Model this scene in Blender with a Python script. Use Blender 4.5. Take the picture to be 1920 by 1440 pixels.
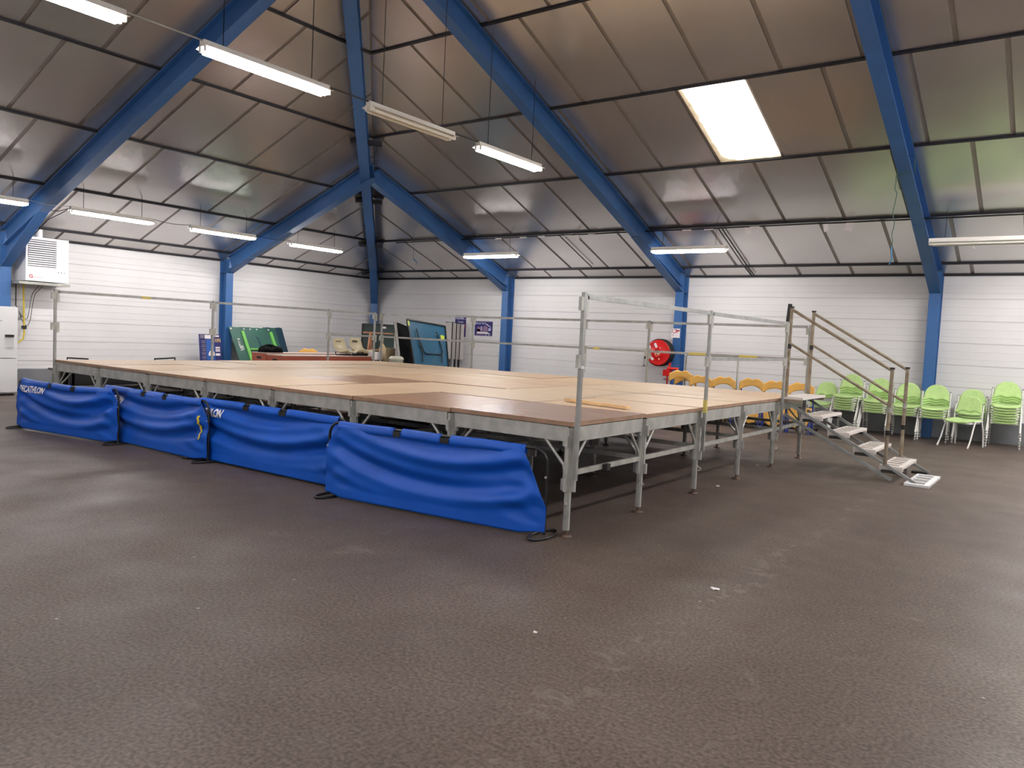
import bpy, bmesh, math, random
from mathutils import Vector, Matrix
rnd = random.Random(7)
for o in list(bpy.data.objects):
    bpy.data.objects.remove(o)
scene = bpy.context.scene
COL = scene.collection
PI = math.pi

# ------------------------------------------------------------------ camera
CAM = Vector((3.057, -5.011, 1.517))
CR = Vector((0.8062, 0.5896, 0.0474)); CU = Vector((-0.0743, 0.0215, 0.9970)); CF = Vector((-0.5870, 0.8074, -0.0612))
CF.normalize(); CR = (CR - CF*CR.dot(CF)).normalized(); CU = CR.cross(CF).normalized()
FPX = 1453.8
cam = bpy.data.cameras.new('camera'); camo = bpy.data.objects.new('camera', cam); COL.objects.link(camo)
cam.sensor_width = 36; cam.lens = 36*FPX/1920; cam.clip_start = .05; cam.clip_end = 200
camo.matrix_world = Matrix(((CR.x, CU.x, -CF.x, CAM.x), (CR.y, CU.y, -CF.y, CAM.y), (CR.z, CU.z, -CF.z, CAM.z), (0, 0, 0, 1)))
scene.camera = camo
# ------------------------------------------------------------------ world, exposure
w = bpy.data.worlds.new('world'); scene.world = w; w.use_nodes = True
w.node_tree.nodes['Background'].inputs[0].default_value = (.75, .85, 1, 1)
w.node_tree.nodes['Background'].inputs[1].default_value = 1.0
vs = scene.view_settings
vs.view_transform = 'Standard'; vs.look = 'None'; vs.gamma = 1; vs.use_curve_mapping = False
vs.exposure = 0.0
TUBE = 93.0       # emission of the lit fluorescent tubes
SKYL = 8.0        # emission of the daylit roof light

def at(x, y, ax, val):          # photo pixel -> point on the plane axis=val
    d = CF + CR*((x-960)/FPX) - CU*((y-720)/FPX)
    t = (val - CAM[ax])/d[ax]
    return CAM + d*t
# ------------------------------------------------------------------ materials
def lin(c):
    return tuple(((v/255)/12.92 if v/255 <= .04045 else ((v/255+.055)/1.055)**2.4) for v in c)
MATS = {}
def mat(name, c, rough=.5, metal=0., var=0., scale=6., bump=0., bscale=60., stretch=None, c2=None, emit=0., spec=.5, thr=None):
    if name in MATS: return MATS[name]
    m = bpy.data.materials.new(name); m.use_nodes = True; nt = m.node_tree; b = nt.nodes['Principled BSDF']
    col = lin(c); b.inputs['Base Color'].default_value = (*col, 1)
    b.inputs['Roughness'].default_value = rough; b.inputs['Metallic'].default_value = metal
    b.inputs['Specular IOR Level'].default_value = spec
    tc = nt.nodes.new('ShaderNodeTexCoord'); mp = nt.nodes.new('ShaderNodeMapping')
    nt.links.new(tc.outputs['Object'], mp.inputs[0])
    if stretch: mp.inputs['Scale'].default_value = stretch
    if var or c2:
        n = nt.nodes.new('ShaderNodeTexNoise'); n.inputs['Scale'].default_value = scale; n.inputs['Detail'].default_value = 6
        nt.links.new(mp.outputs[0], n.inputs[0])
        r = nt.nodes.new('ShaderNodeValToRGB')
        a, z = (thr or (.3, .7)); r.color_ramp.elements[0].position = a; r.color_ramp.elements[1].position = z
        k2 = lin(c2) if c2 else tuple(min(1, v*(1+var)) for v in col)
        k1 = col if c2 else tuple(v*(1-var) for v in col)
        r.color_ramp.elements[0].color = (*k1, 1); r.color_ramp.elements[1].color = (*k2, 1)
        nt.links.new(n.outputs[0], r.inputs[0]); nt.links.new(r.outputs[0], b.inputs['Base Color'])
    if bump:
        n2 = nt.nodes.new('ShaderNodeTexNoise'); n2.inputs['Scale'].default_value = bscale; n2.inputs['Detail'].default_value = 4
        nt.links.new(mp.outputs[0], n2.inputs[0])
        bp = nt.nodes.new('ShaderNodeBump'); bp.inputs['Strength'].default_value = bump; bp.inputs['Distance'].default_value = .01
        nt.links.new(n2.outputs[0], bp.inputs['Height']); nt.links.new(bp.outputs[0], b.inputs['Normal'])
    if emit:
        b.inputs['Emission Color'].default_value = (*col, 1); b.inputs['Emission Strength'].default_value = emit
    MATS[name] = m
    return m
STEEL = mat('galvanised_steel', (180, 180, 174), .42, .4, .2, 9, .15, 40)
STEEL2 = mat('steel_grey', (172, 172, 164), .45, .35, .25, 7, .1, 40)
STAIR = mat('stair_steel', (146, 149, 148), .42, .45, .2, 9, .1, 40)
RAIL = mat('rail_steel', (152, 153, 150), .4, .45, .18, 9, .1, 40)
RUSTY = mat('worn_brown_steel', (158, 148, 130), .45, .35, .3, 12, .1, 40, c2=(122, 104, 84))
DARK = mat('dark_steel', (44, 42, 42), .5, .3, .2)
BLACK = mat('black_paint', (20, 20, 22), .45)
RUBBER = mat('black_rubber', (16, 16, 17), .6)
BLUE = mat('blue_steel_paint', (50, 95, 150), .38, 0, .08, 3, .05, 30)
CLOTH = mat('blue_pvc_cloth', (7, 78, 178), .48, 0, .08, 2.5, .03, 50, spec=.3)
WHITE = mat('white_paint', (236, 236, 238), .35)
WALLM = mat('white_cladding', (226, 225, 225), .38, 0, .03, 1.2)
PLINTH = mat('grey_plinth', (120, 122, 126), .35, .2, .25, 2.2)
FOIL = mat('foil_panel', (212, 208, 205), .27, .85, .07, 1.1, .03, 14)
SEAM = mat('panel_joint', (150, 142, 136), .45, .6)
PURL = mat('purlin_dark', (40, 40, 48), .5, .3)
PLY = [mat('plywood_a', (214, 186, 152), .46, 0, .06, 1.5, 0, 1, (1, 7, 1)), mat('plywood_b', (206, 177, 144), .46, 0, .08, 1.7, 0, 1, (7, 1, 1)),
       mat('plywood_c', (214, 190, 160), .48, 0, .05, 1.3, 0, 1, (1, 6, 1))]
PLYD = mat('brown_film_plywood', (150, 112, 90), .26, 0, .14, 2, 0, 1, (1, 4, 1))
PLYM = mat('brown_plywood', (172, 134, 104), .3, 0, .16, 2, 0, 1, (6, 1, 1))
PINE = mat('pine', (226, 188, 136), .5, 0, .12, 4, 0, 1, (1, 8, 1))
ORANGE = mat('orange_beech', (238, 184, 92), .35, 0, .10, 4, 0, 1, (1, 1, 6))
GREEN = mat('green_fabric', (184, 216, 142), .75, 0, .08, 30, .2, 200)
GREENLEG = mat('white_chair_leg', (226, 226, 220), .4)
RED = mat('red_enamel', (206, 22, 22), .3)
CREAM = mat('beige_plastic', (206, 194, 160), .4)
DGREEN = mat('dark_green_board', (40, 86, 76), .45, 0, .2, 3)
DTEAL = mat('dark_teal_board', (16, 54, 70), .45, 0, .15, 3)
LIME = mat('lime_paint', (116, 190, 92), .45, 0, .1)
BRICKR = mat('red_brown_box', (166, 80, 56), .5, 0, .08, 4)
BOXTOP = mat('box_top', (206, 186, 176), .5)
TTBLUE = mat('blue_board', (20, 82, 112), .4, 0, .08, 3)
WOODO = mat('orange_brown_wood', (166, 112, 80), .5, 0, .12, 5)
YELLOW = mat('yellow', (214, 186, 50), .5)
TAPE = mat('yellow_tape', (198, 182, 96), .5)
PAPER = mat('paper', (238, 232, 232), .6)
NAVY = mat('navy_print', (24, 28, 96), .5)
CHAIRBLUE = mat('blue_chair_frame', (30, 52, 150), .35)

# ------------------------------------------------------------------ mesh builder
class MB:
    def __init__(s): s.v = []; s.f = []; s.sm = []; s.mi = []; s.cm = 0
    def add(s, vs, fs, smooth=False):
        n = len(s.v); s.v += [Vector(p) for p in vs]
        for f in fs: s.f.append([n+i for i in f]); s.sm.append(smooth); s.mi.append(s.cm)
        return s
    def box(s, a, b):
        x0, y0, z0 = (min(a[i], b[i]) for i in range(3)); x1, y1, z1 = (max(a[i], b[i]) for i in range(3))
        return s.add([(x0,y0,z0),(x1,y0,z0),(x1,y1,z0),(x0,y1,z0),(x0,y0,z1),(x1,y0,z1),(x1,y1,z1),(x0,y1,z1)],
            [(0,3,2,1),(4,5,6,7),(0,1,5,4),(1,2,6,5),(2,3,7,6),(3,0,4,7)])
    def bar(s, p, q, wd, ht, up=(0,0,1)):     # rectangular bar from p to q
        p = Vector(p); q = Vector(q); d = (q-p).normalized(); u = Vector(up); x = d.cross(u)
        if x.length < 1e-4: x = d.cross(Vector((0,1,0)))
        x.normalize(); u = x.cross(d); X = x*wd/2; U = u*ht/2
        return s.add([p-X-U, p+X-U, p+X+U, p-X+U, q-X-U, q+X-U, q+X+U, q-X+U],
            [(0,1,2,3),(7,6,5,4),(0,4,5,1),(1,5,6,2),(2,6,7,3),(3,7,4,0)])
    def tube(s, pts, r, n=8, closed=False, caps=True):
        pts = [Vector(p) for p in pts]; N = len(pts); rings = []; pu = None
        for i, p in enumerate(pts):
            a = pts[i-1] if (i > 0 or closed) else p; b = pts[(i+1) % N] if (i < N-1 or closed) else p
            d = (b-a).normalized()
            if pu is None: pu = d.orthogonal().normalized()
            x = (pu - d*pu.dot(d))
            if x.length < 1e-5: x = d.orthogonal()
            x.normalize(); pu = x; y = d.cross(x)
            rr = r[i] if isinstance(r, (list, tuple)) else r
            rings.append([p + x*rr*math.cos(2*PI*k/n) + y*rr*math.sin(2*PI*k/n) for k in range(n)])
        vs = [v for R in rings for v in R]; fs = []
        for i in range(N if closed else N-1):
            j = (i+1) % N
            for k in range(n): fs.append((i*n+k, i*n+(k+1) % n, j*n+(k+1) % n, j*n+k))
        s.add(vs, fs, True)
        if caps and not closed:
            s.add(rings[0], [tuple(range(n-1, -1, -1))]); s.add(rings[-1], [tuple(range(n))])
        return s
    def prism(s, poly, vec):                  # planar polygon extruded along vec
        n = len(poly); poly = [Vector(p) for p in poly]; v = Vector(vec)
        return s.add(poly + [p+v for p in poly], [tuple(range(n-1, -1, -1)), tuple(range(n, 2*n))] + [(i, (i+1) % n, n+(i+1) % n, n+i) for i in range(n)])
    def lathe(s, prof, c, axis='z', n=24):    # prof: (r, h) pairs
        c = Vector(c); vs = []; fs = []
        for r, h in prof:
            for k in range(n):
                a = 2*PI*k/n; p = (r*math.cos(a), r*math.sin(a), h)
                p = p if axis == 'z' else ((p[0], -p[2], p[1]) if axis == 'y' else (p[2], p[0], p[1]))
                vs.append(c + Vector(p))
        m = len(prof)
        for i in range(m-1):
            for k in range(n): fs.append((i*n+k, i*n+(k+1) % n, (i+1)*n+(k+1) % n, (i+1)*n+k))
        return s.add(vs, fs, True)
    def grid(s, fn, nu, nv, thick=0., smooth=True):
        P = [[Vector(fn(i/nu, j/nv)) for i in range(nu+1)] for j in range(nv+1)]
        vs = [p for row in P for p in row]
        fs = [(j*(nu+1)+i, j*(nu+1)+i+1, (j+1)*(nu+1)+i+1, (j+1)*(nu+1)+i) for j in range(nv) for i in range(nu)]
        if thick:
            nrm = []
            for j in range(nv+1):
                for i in range(nu+1):
                    a = P[j][min(i+1, nu)] - P[j][max(i-1, 0)]; b = P[min(j+1, nv)][i] - P[max(j-1, 0)][i]
                    c = a.cross(b); nrm.append(c.normalized() if c.length > 1e-9 else Vector((0,0,1)))
            n = len(vs); vs = vs + [v - k*thick for v, k in zip(vs, nrm)]
            fs2 = [tuple(n+i for i in reversed(f)) for f in fs]
            edge = [i for i in range(nu+1)] + [(j+1)*(nu+1)-1 for j in range(1, nv+1)] + [nv*(nu+1)+i for i in range(nu-1, -1, -1)] + [j*(nu+1) for j in range(nv-1, 0, -1)]
            fs3 = [(edge[k], n+edge[k], n+edge[(k+1) % len(edge)], edge[(k+1) % len(edge)]) for k in range(len(edge))]
            s.add(vs, fs + fs2, smooth); 
            k0 = len(s.v) - len(vs)
            for f in fs3: s.f.append([k0+i for i in f]); s.sm.append(False); s.mi.append(s.cm)
            return s
        return s.add(vs, fs, smooth)
    def build(s, name, m, parent=None, rel=False, **kw):
        off = Vector((0,0,0))
        if parent is not None and not rel: off = wloc(parent)
        me = bpy.data.meshes.new(name); me.from_pydata([tuple(v-off) for v in s.v], [], s.f); 
        me.polygons.foreach_set('use_smooth', s.sm)
        for mm in (m if isinstance(m, (list, tuple)) else [m]): me.materials.append(mm)
        if s.cm or any(s.mi): me.polygons.foreach_set('material_index', s.mi)
        bm = bmesh.new(); bm.from_mesh(me); bmesh.ops.recalc_face_normals(bm, faces=bm.faces); bm.to_mesh(me); bm.free()
        me.update()
        return link(name, me, parent, **kw)
def wloc(o):
    v = Vector((0,0,0))
    while o is not None: v += o.location; o = o.parent
    return v
def props(o, label=None, cat=None, group=None, kind=None):
    for k, val in (('label', label), ('category', cat), ('group', group), ('kind', kind)):
        if val: o[k] = val
    return o
def link(name, data, parent=None, loc=None, **kw):
    o = bpy.data.objects.new(name, data); COL.objects.link(o); o.parent = parent
    if loc is not None: o.location = loc
    return props(o, **kw)
def thing(name, loc, label, cat, group=None, rz=0., kind=None):
    o = link(name, None, None, loc, label=label, cat=cat, group=group, kind=kind); o.rotation_euler = (0, 0, rz); o.empty_display_size = .1
    return o
def kids(o, memo=None): return [c for c in bpy.data.objects if c.parent == o]
def copy_tree(o, parent=None, tree=None):
    if tree is None:
        tree = {}
        for c in bpy.data.objects:
            if c.parent is not None: tree.setdefault(c.parent.name, []).append(c)
    c = o.copy(); COL.objects.link(c); c.parent = parent
    for ch in tree.get(o.name, []): copy_tree(ch, c, tree)
    return c
def text_mesh(txt, size, bold=0., squeeze=1., font_shear=0., fine=0.):
    cu = bpy.data.curves.new('lettering', 'FONT'); cu.body = txt; cu.size = size; cu.offset = bold; cu.shear = font_shear; cu.space_character = 1.0
    o = bpy.data.objects.new('lettering', cu); COL.objects.link(o)
    dg = bpy.context.evaluated_depsgraph_get(); dg.update()
    me = bpy.data.meshes.new_from_object(o.evaluated_get(dg)); bpy.data.objects.remove(o)
    if fine:
        bm = bmesh.new(); bm.from_mesh(me); bmesh.ops.triangulate(bm, faces=bm.faces)
        for _ in range(5):
            le = [e for e in bm.edges if e.calc_length() > fine]
            if not le: break
            bmesh.ops.subdivide_edges(bm, edges=le, cuts=1); bmesh.ops.triangulate(bm, faces=bm.faces)
        bm.to_mesh(me); bm.free()
    V = [(v.co.x*squeeze, v.co.y) for v in me.vertices]; Fc = [tuple(p.vertices) for p in me.polygons]
    x0 = min(v[0] for v in V); V = [(v[0]-x0, v[1]) for v in V]
    return V, Fc, max(v[0] for v in V)
def lettering(txt, size, fn, m, parent, name='lettering', bold=0., squeeze=1., rot=0., label=None):
    V, Fc, wd = text_mesh(txt, size, bold, squeeze)
    b = MB(); c, s_ = math.cos(rot), math.sin(rot)
    b.add([fn(x*c - y*s_, x*s_ + y*c) for x, y in V], Fc)
    return b.build(name, m, parent, label=label)

# ================================================================== the hall
XL, YR, HW, SL = -14.18, 11.53, 3.05, .37
XE, YN, YRIDGE = 15.8, -8.5, 1.5
# floor
def floor_mat():
    m = bpy.data.materials.new('dark_rubber_floor'); m.use_nodes = True; nt = m.node_tree; b = nt.nodes['Principled BSDF']; N = nt.nodes.new; L = nt.links.new
    tc = N('ShaderNodeTexCoord')
    def noise(sc, det=8, dist=0.):
        n = N('ShaderNodeTexNoise'); n.inputs['Scale'].default_value = sc; n.inputs['Detail'].default_value = det; n.inputs['Distortion'].default_value = dist
        L(tc.outputs['Object'], n.inputs[0]); return n
    def ramp(src, a, ca, z, cz):
        r = N('ShaderNodeValToRGB'); e = r.color_ramp.elements; e[0].position = a; e[1].position = z; e[0].color = (*ca, 1); e[1].color = (*cz, 1); L(src, r.inputs[0]); return r
    def mix(f, a, c):
        x = N('ShaderNodeMix'); x.data_type = 'RGBA'
        L(f, x.inputs[0]); L(a, x.inputs[6])
        if isinstance(c, tuple): x.inputs[7].default_value = (*c, 1)
        else: L(c, x.inputs[7])
        return x.outputs[2]
    base = ramp(noise(.45, 6, .6).outputs[0], .3, (.080, .060, .050), .72, (.112, .085, .070)).outputs[0]
    fine = ramp(noise(55, 4).outputs[0], .35, (.5, .5, .5), .68, (1.35, 1.35, 1.35))
    mul = N('ShaderNodeMix'); mul.data_type = 'RGBA'; mul.blend_type = 'MULTIPLY'; mul.inputs[0].default_value = 1; L(base, mul.inputs[6]); L(fine.outputs[0], mul.inputs[7])
    c = mul.outputs[2]
    sc = ramp(noise(2.2, 12, 1.6).outputs[0], .66, (0, 0, 0), .78, (.28, .28, .28))
    c = mix(sc.outputs[0], c, (.24, .205, .18))
    st = ramp(noise(1.1, 8, .8).outputs[0], .70, (0, 0, 0), .8, (.6, .6, .6))
    c = mix(st.outputs[0], c, (.075, .066, .06))
    v = N('ShaderNodeTexVoronoi'); v.inputs['Scale'].default_value = 3.2; L(tc.outputs['Object'], v.inputs[0])
    sp = ramp(v.outputs['Distance'], .012, (1, 1, 1), .03, (0, 0, 0)); c = mix(sp.outputs[0], c, (.42, .39, .35))
    sx = N('ShaderNodeSeparateXYZ'); L(tc.outputs['Object'], sx.inputs[0])
    wn = noise(1.6, 4); wa = N('ShaderNodeMath'); wa.operation = 'MULTIPLY_ADD'; wa.inputs[1].default_value = .5; L(wn.outputs[0], wa.inputs[0]); L(sx.outputs[0], wa.inputs[2])
    sb = N('ShaderNodeMath'); sb.operation = 'SUBTRACT'; sb.inputs[1].default_value = 1.66; L(wa.outputs[0], sb.inputs[0])
    ab = N('ShaderNodeMath'); ab.operation = 'ABSOLUTE'; L(sb.outputs[0], ab.inputs[0])
    band = ramp(ab.outputs[0], .0, (1,)*3, .16, (0,)*3); pat = ramp(noise(7, 10, 1.5).outputs[0], .52, (0,)*3, .66, (.75,)*3)
    bm_ = N('ShaderNodeMath'); bm_.operation = 'MULTIPLY'; L(band.outputs[0], bm_.inputs[0]); L(pat.outputs[0], bm_.inputs[1])
    c = mix(bm_.outputs[0], c, (.165, .135, .115))
    b.inputs['Specular IOR Level'].default_value = .22
    L(c, b.inputs['Base Color'])
    rr = ramp(noise(1.4, 5).outputs[0], .3, (.40,)*3, .7, (.62,)*3); L(rr.outputs[0], b.inputs['Roughness'])
    bp = N('ShaderNodeBump'); bp.inputs['Strength'].default_value = .22; bp.inputs['Distance'].default_value = .004
    L(noise(38, 5).outputs[0], bp.inputs['Height']); L(bp.outputs[0], b.inputs['Normal'])
    return m
FLOOR = floor_mat()
MB().box((XL-.3, YN-.3, -.2), (XE+.3, YR+.3, 0)).build('floor', FLOOR, kind='structure', label='dark brown grey scuffed hall floor')
# walls: cladding planks with two grooves each
def wall(name, p0, p1, inward, planks, label):
    p0 = Vector((*p0, 0)); p1 = Vector((*p1, 0)); n = Vector((*inward, 0)); d = (p1-p0).normalized()
    root = MB().prism([p0 - n*.03, p1 - n*.03, p1 - n*.2, p0 - n*.2], (0, 0, HW+.02)).build(name, WALLM, kind='structure', label=label)
    if not planks: 
        return root
    Lh = .4088; z = 3.004; first = True
    tops = [3.004 - k*Lh for k in range(7)]
    def prof(z0, z1):
        pts = [(z0, -.03), (z0, -.008), (z0+.016, 0)]
        for g in (.104, .244):
            zz = z0 + g
            if zz < z1-.03: pts += [(zz, 0), (zz+.002, -.005), (zz+.014, 0)]
        pts += [(z1-.003, 0), (z1-.003, -.03)]
        return pts
    for k, zt in enumerate([HW+.01] + tops):
        z0 = tops[0] if k == 0 else zt - Lh
        if zt < .45: break
        z0 = max(z0, .36)
        b = MB().prism([p0 + n*o + Vector((0,0,zz)) for zz, o in prof(z0, zt)], (p1-p0))
        b.build('plank', WALLM, root)
    return root
wall('wall_right', (XL, YR), (XE, YR), (0, -1), True, 'white horizontally clad wall behind the orange and green chairs')
wall('wall_left', (XL, YN), (XL, YR), (1, 0), True, 'white horizontally clad wall behind the fridge and heater')
wall('wall_front', (XL, YN), (XE, YN), (0, 1), False, 'plain white hall wall')
wall('wall_back', (XE, YN), (XE, YR), (-1, 0), False, 'plain white hall end wall')
b = MB().prism([(XL, YR-.03, 0), (XL, YR-.03, .385), (XL, YR+.03, .415), (XL, YR+.05, 0)], (XE-XL, 0, 0)); b.build('baseboard_right', PLINTH, kind='structure', label='grey plinth along the wall behind the green chairs')
b = MB().prism([(XL+.03, YN, 0), (XL+.03, YN, .385), (XL-.03, YN, .415), (XL-.05, YN, 0)], (0, YR-YN, 0)); b.build('baseboard_left', PLINTH, kind='structure', label='grey plinth along the wall beside the fridge')

# roof: deck, foil panels, purlins
D = [0, .47, 2.13, 4.04, 5.92, 7.77, 9.62]
TOPD = YR - YRIDGE
def roofR(x, d, dz=0.): return Vector((x, YR-d, HW + SL*d + dz))
def roofL(y, d, dz=0.): return Vector((XL+d, y, HW + SL*d + dz))
ap = Vector((XL+TOPD, YRIDGE, HW+SL*TOPD)); re_ = Vector((XE, YRIDGE, HW+SL*TOPD))
U3 = Vector((0, 0, .012)); 
cs = [Vector((XL, YN, HW)), Vector((XL, YR, HW)), Vector((XE, YR, HW)), Vector((XE, YN, HW))]
b = MB(); v = [p + U3 for p in cs + [ap, re_]]; v2 = [p + Vector((0, 0, .1)) for p in v]
fs = [(0, 1, 4), (1, 2, 5, 4), (3, 0, 4, 5), (2, 3, 5)]
b.add(v + v2, fs + [tuple(6+i for i in reversed(f)) for f in fs])
CEIL = b.build('ceiling', SEAM, kind='structure', label='pitched roof lined with grey foil panels')
def clip(poly, f):
    out = []
    for i in range(len(poly)):
        a, c = poly[i], poly[(i+1) % len(poly)]; fa, fc = f(a), f(c)
        if fa >= 0: out.append(a)
        if (fa >= 0) != (fc >= 0):
            t = fa/(fa-fc); out.append((a[0]+(c[0]-a[0])*t, a[1]+(c[1]-a[1])*t))
    return out
def area(p): return abs(sum(p[i][0]*p[(i+1) % len(p)][1] - p[(i+1) % len(p)][0]*p[i][1] for i in range(len(p))))/2
nR = Vector((0, SL, 1)).normalized(); nL = Vector((-SL, 0, 1)).normalized()
G = .031
SKY = None
offR = [.35, .17, -.41, .07, -.44, .1]; offL = [3.42, 2.92, 2.46, -.02, .45, 0.]
for r in range(6):
    d0, d1 = D[r]+.02, D[r+1]-.02
    for k in range(-16, 7):
        a = offR[r] + 1.025*k; c = a + 1.025
        if a > 5: continue
        poly = clip([(a+G, d0), (c-G, d0), (c-G, d1), (a+G, d1)], lambda p: p[0] - XL - p[1] - .02)
        if len(poly) < 3 or area(poly) < .01: continue
        if r == 3 and k == -2:
            SKY = (a, c, d0, d1); continue
        tilt = rnd.uniform(-.006, .0)
        MB().prism([roofR(x, d, tilt) for x, d in poly], nR*.010).build('ceiling_panel', FOIL, CEIL)
    for k in range(-12, 12):
        a = offL[r] + 1.025*k; c = a + 1.025
        if a < -5: continue
        poly = clip([(a+G, d0), (c-G, d0), (c-G, d1), (a+G, d1)], lambda p: YR - p[1] - p[0] - .02)
        if len(poly) < 3 or area(poly) < .01: continue
        tilt = rnd.uniform(-.006, .0)
        MB().prism([roofL(y, d, tilt) for y, d in poly], nL*.010).build('ceiling_panel', FOIL, CEIL)
for d in D:
    dd = max(d, .02)
    MB().bar(roofR(XL+dd, dd, -.012), roofR(XE-.1, dd, -.012), .042, .032, nR).build('purlin', PURL, CEIL)
    MB().bar(roofL(YR-dd, dd, -.012), roofL(YN+dd, dd, -.012), .042, .032, nL).build('purlin', PURL, CEIL)
# roof light
def sky_mat():
    m = bpy.data.materials.new('roof_light_glow'); m.use_nodes = True; nt = m.node_tree; b = nt.nodes['Principled BSDF']; N = nt.nodes.new; L = nt.links.new
    tc = N('ShaderNodeTexCoord'); sx = N('ShaderNodeSeparateXYZ'); L(tc.outputs['Generated'], sx.inputs[0])
    nz = N('ShaderNodeTexNoise'); nz.inputs['Scale'].default_value = 9; L(tc.outputs['Generated'], nz.inputs[0])
    def edge(sock, a, z, inv=False):
        ad = N('ShaderNodeMath'); ad.operation = 'MULTIPLY_ADD'; ad.inputs[1].default_value = .10; L(nz.outputs[0], ad.inputs[0]); L(sock, ad.inputs[2])
        r = N('ShaderNodeMapRange'); r.inputs[1].default_value = a; r.inputs[2].default_value = z; L(ad.outputs[0], r.inputs[0])
        if inv: r.inputs[3].default_value = 1; r.inputs[4].default_value = 0
        return r.outputs[0]
    e1 = edge(sx.outputs[0], .03, .34); e2 = edge(sx.outputs[1], .93, 1.07, True)
    mu = N('ShaderNodeMath'); mu.operation = 'MULTIPLY'; L(e1, mu.inputs[0]); L(e2, mu.inputs[1])
    rp = N('ShaderNodeValToRGB'); e = rp.color_ramp.elements; e[0].color = (.022, .016, .008, 1); e[1].color = (1, .93, .82, 1); e[1].position = .62
    x = e.new(.25); x.color = (.085, .068, .042, 1)
    L(mu.outputs[0], rp.inputs[0]); L(rp.outputs[0], b.inputs['Emission Color']); b.inputs['Emission Strength'].default_value = SKYL
    b.inputs['Base Color'].default_value = (.5, .48, .42, 1)
    return m
a, c, d0, d1 = SKY
MB().prism([roofR(a+.02, d0), roofR(c-.02, d0), roofR(c-.02, d1), roofR(a+.02, d1)], nR*.02).build('window_1', sky_mat(), kind='structure', label='bright daylit rectangular roof light in the pitched ceiling')

# blue portal frames
def ibeam(b, p, q, up, wd, dp, t=.014):
    p = Vector(p); q = Vector(q); d = (q-p).normalized(); up = Vector(up); x = d.cross(up).normalized(); u = x.cross(d)
    b.bar(p+u*(dp/2-t/2), q+u*(dp/2-t/2), wd, t, u); b.bar(p-u*(dp/2-t/2), q-u*(dp/2-t/2), wd, t, u); b.bar(p, q, t, dp-2*t, u)
    return b
def frame(base, inw, dtop, label, zc=2.66, hl=2.2, wd=.19, s=SL, hz=0.):
    """base: point on the wall line, inw: horizontal inward unit vector, dtop: inward reach of the rafter"""
    base = Vector((*base, 0)); i = Vector((*inw, 0)); side = Vector((-i.y, i.x, 0)); Z = Vector((0, 0, 1))
    r = thing('portal_frame', base, label, 'steel frame', 'blue portal frames', kind='structure')
    c0 = base + i*.16
    b = MB(); ibeam(b, c0, c0 + Z*(HW+s*.16-.03), i, wd, .27); b.build('column', BLUE, r)
    MB().bar(c0 + Z*zc - side*.001, c0 + Z*(zc+.012), wd+.004, .28, i).build('stiffener_plate', BLUE, r)
    n = (Z - i*s).normalized(); dp = .33
    def rp(d, below): return base + i*d + Z*(HW + s*d - .03) - n*below
    b = MB(); ibeam(b, rp(.28, dp/2), rp(dtop, dp/2), n, wd, dp); b.build('rafter', BLUE, r)
    # haunch under the eave: tapered web with a bottom flange
    A = base + i*.3 + Z*zc; B = rp(hl, dp); Cc = base + i*.3 + Z*(HW + s*.3 - dp)
    b = MB(); b.prism([A - side*.007, B - side*.007, Cc - side*.007], side*.014)
    b.bar(A, B, wd, .014, (Z + i*-.9))
    b.build('haunch', BLUE, r)
    return r
for x, nm in ((-9.12, 'short blue column and rafter beside the two posters'), (-4.25, 'blue column and rafter behind the red hose reel'), (.82, 'blue column and rafter among the green chair stacks'), (5.85, 'blue column and rafter past the last green chair stack'), (10.8, 'blue column and rafter by the hall end')):
    frame((x, YR), (0, -1), (YR-YRIDGE) if x > -9 else (x-XL-.05), nm, zc=2.69, hl=2.45 if x > -9 else 1.4)
for y, nm in ((6.32, 'blue column and rafter beside the green board'), (1.40, 'large blue column and rafter over the heater')):
    frame((XL, y), (1, 0), TOPD if y < 2 else (YR-y-.05), nm, zc=2.41 if y < 2 else 2.74, hl=1.75 if y < 2 else 1.05)
q = math.sqrt(.5)
frame((XL, YR-.07), (.696, -.718), TOPD/q - .3, 'blue corner post with the long hip rafter', zc=2.3, hl=1.75, wd=.2, s=SL*q)
for d in D[1:5]:      # brackets carrying the purlins at the hip
    p = Vector((XL+d-.08, YR-d-.1, HW+SL*d-.13)); side = Vector((q, q, 0))
    MB().bar(p - side*.30, p + side*.30, .16, .07).build('purlin_bracket', PURL, CEIL)

# ------------------------------------------------------------------ fluorescent lamps
TUBEM = mat('lit_tube', (255, 251, 250), .3, emit=TUBE); TUBEOFF = mat('unlit_tube', (226, 222, 210), .3)
LAMPW = mat('lamp_white_enamel', (226, 222, 214), .3)
def make_lamp(label, lit=True, L=1.56):
    r = thing('fluorescent_lamp', (0, 0, 0), label, 'lamp', 'hanging fluorescent lamps')
    h = L/2
    MB().box((-.04, -h, .015), (.04, h, .075)).build('housing', LAMPW, r, rel=True)
    b = MB(); b.prism([(-.105, -h, .0), (-.04, -h, .022), (.04, -h, .022), (.105, -h, .0), (.105, -h, .005), (.042, -h, .028), (-.042, -h, .028), (-.105, -h, .005)], (0, L, 0))
    b.build('reflector', LAMPW, r, rel=True)
    for s in (-1, 1):
        MB().tube([(s*.054, -h+.05, -.026), (s*.054, h-.05, -.026)], .022, 8).build('tube', TUBEM if lit else TUBEOFF, r, rel=True)
    for s in (-1, 1):
        for y in (-h+.03, h-.03): MB().box((s*.042-.017, y-.025, -.036), (s*.042+.017, y+.025, .015)).build('tube_holder', LAMPW, r, rel=True)
    return r
lamp0 = make_lamp('x'); lampoff = make_lamp('x', False)
used = {}
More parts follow.
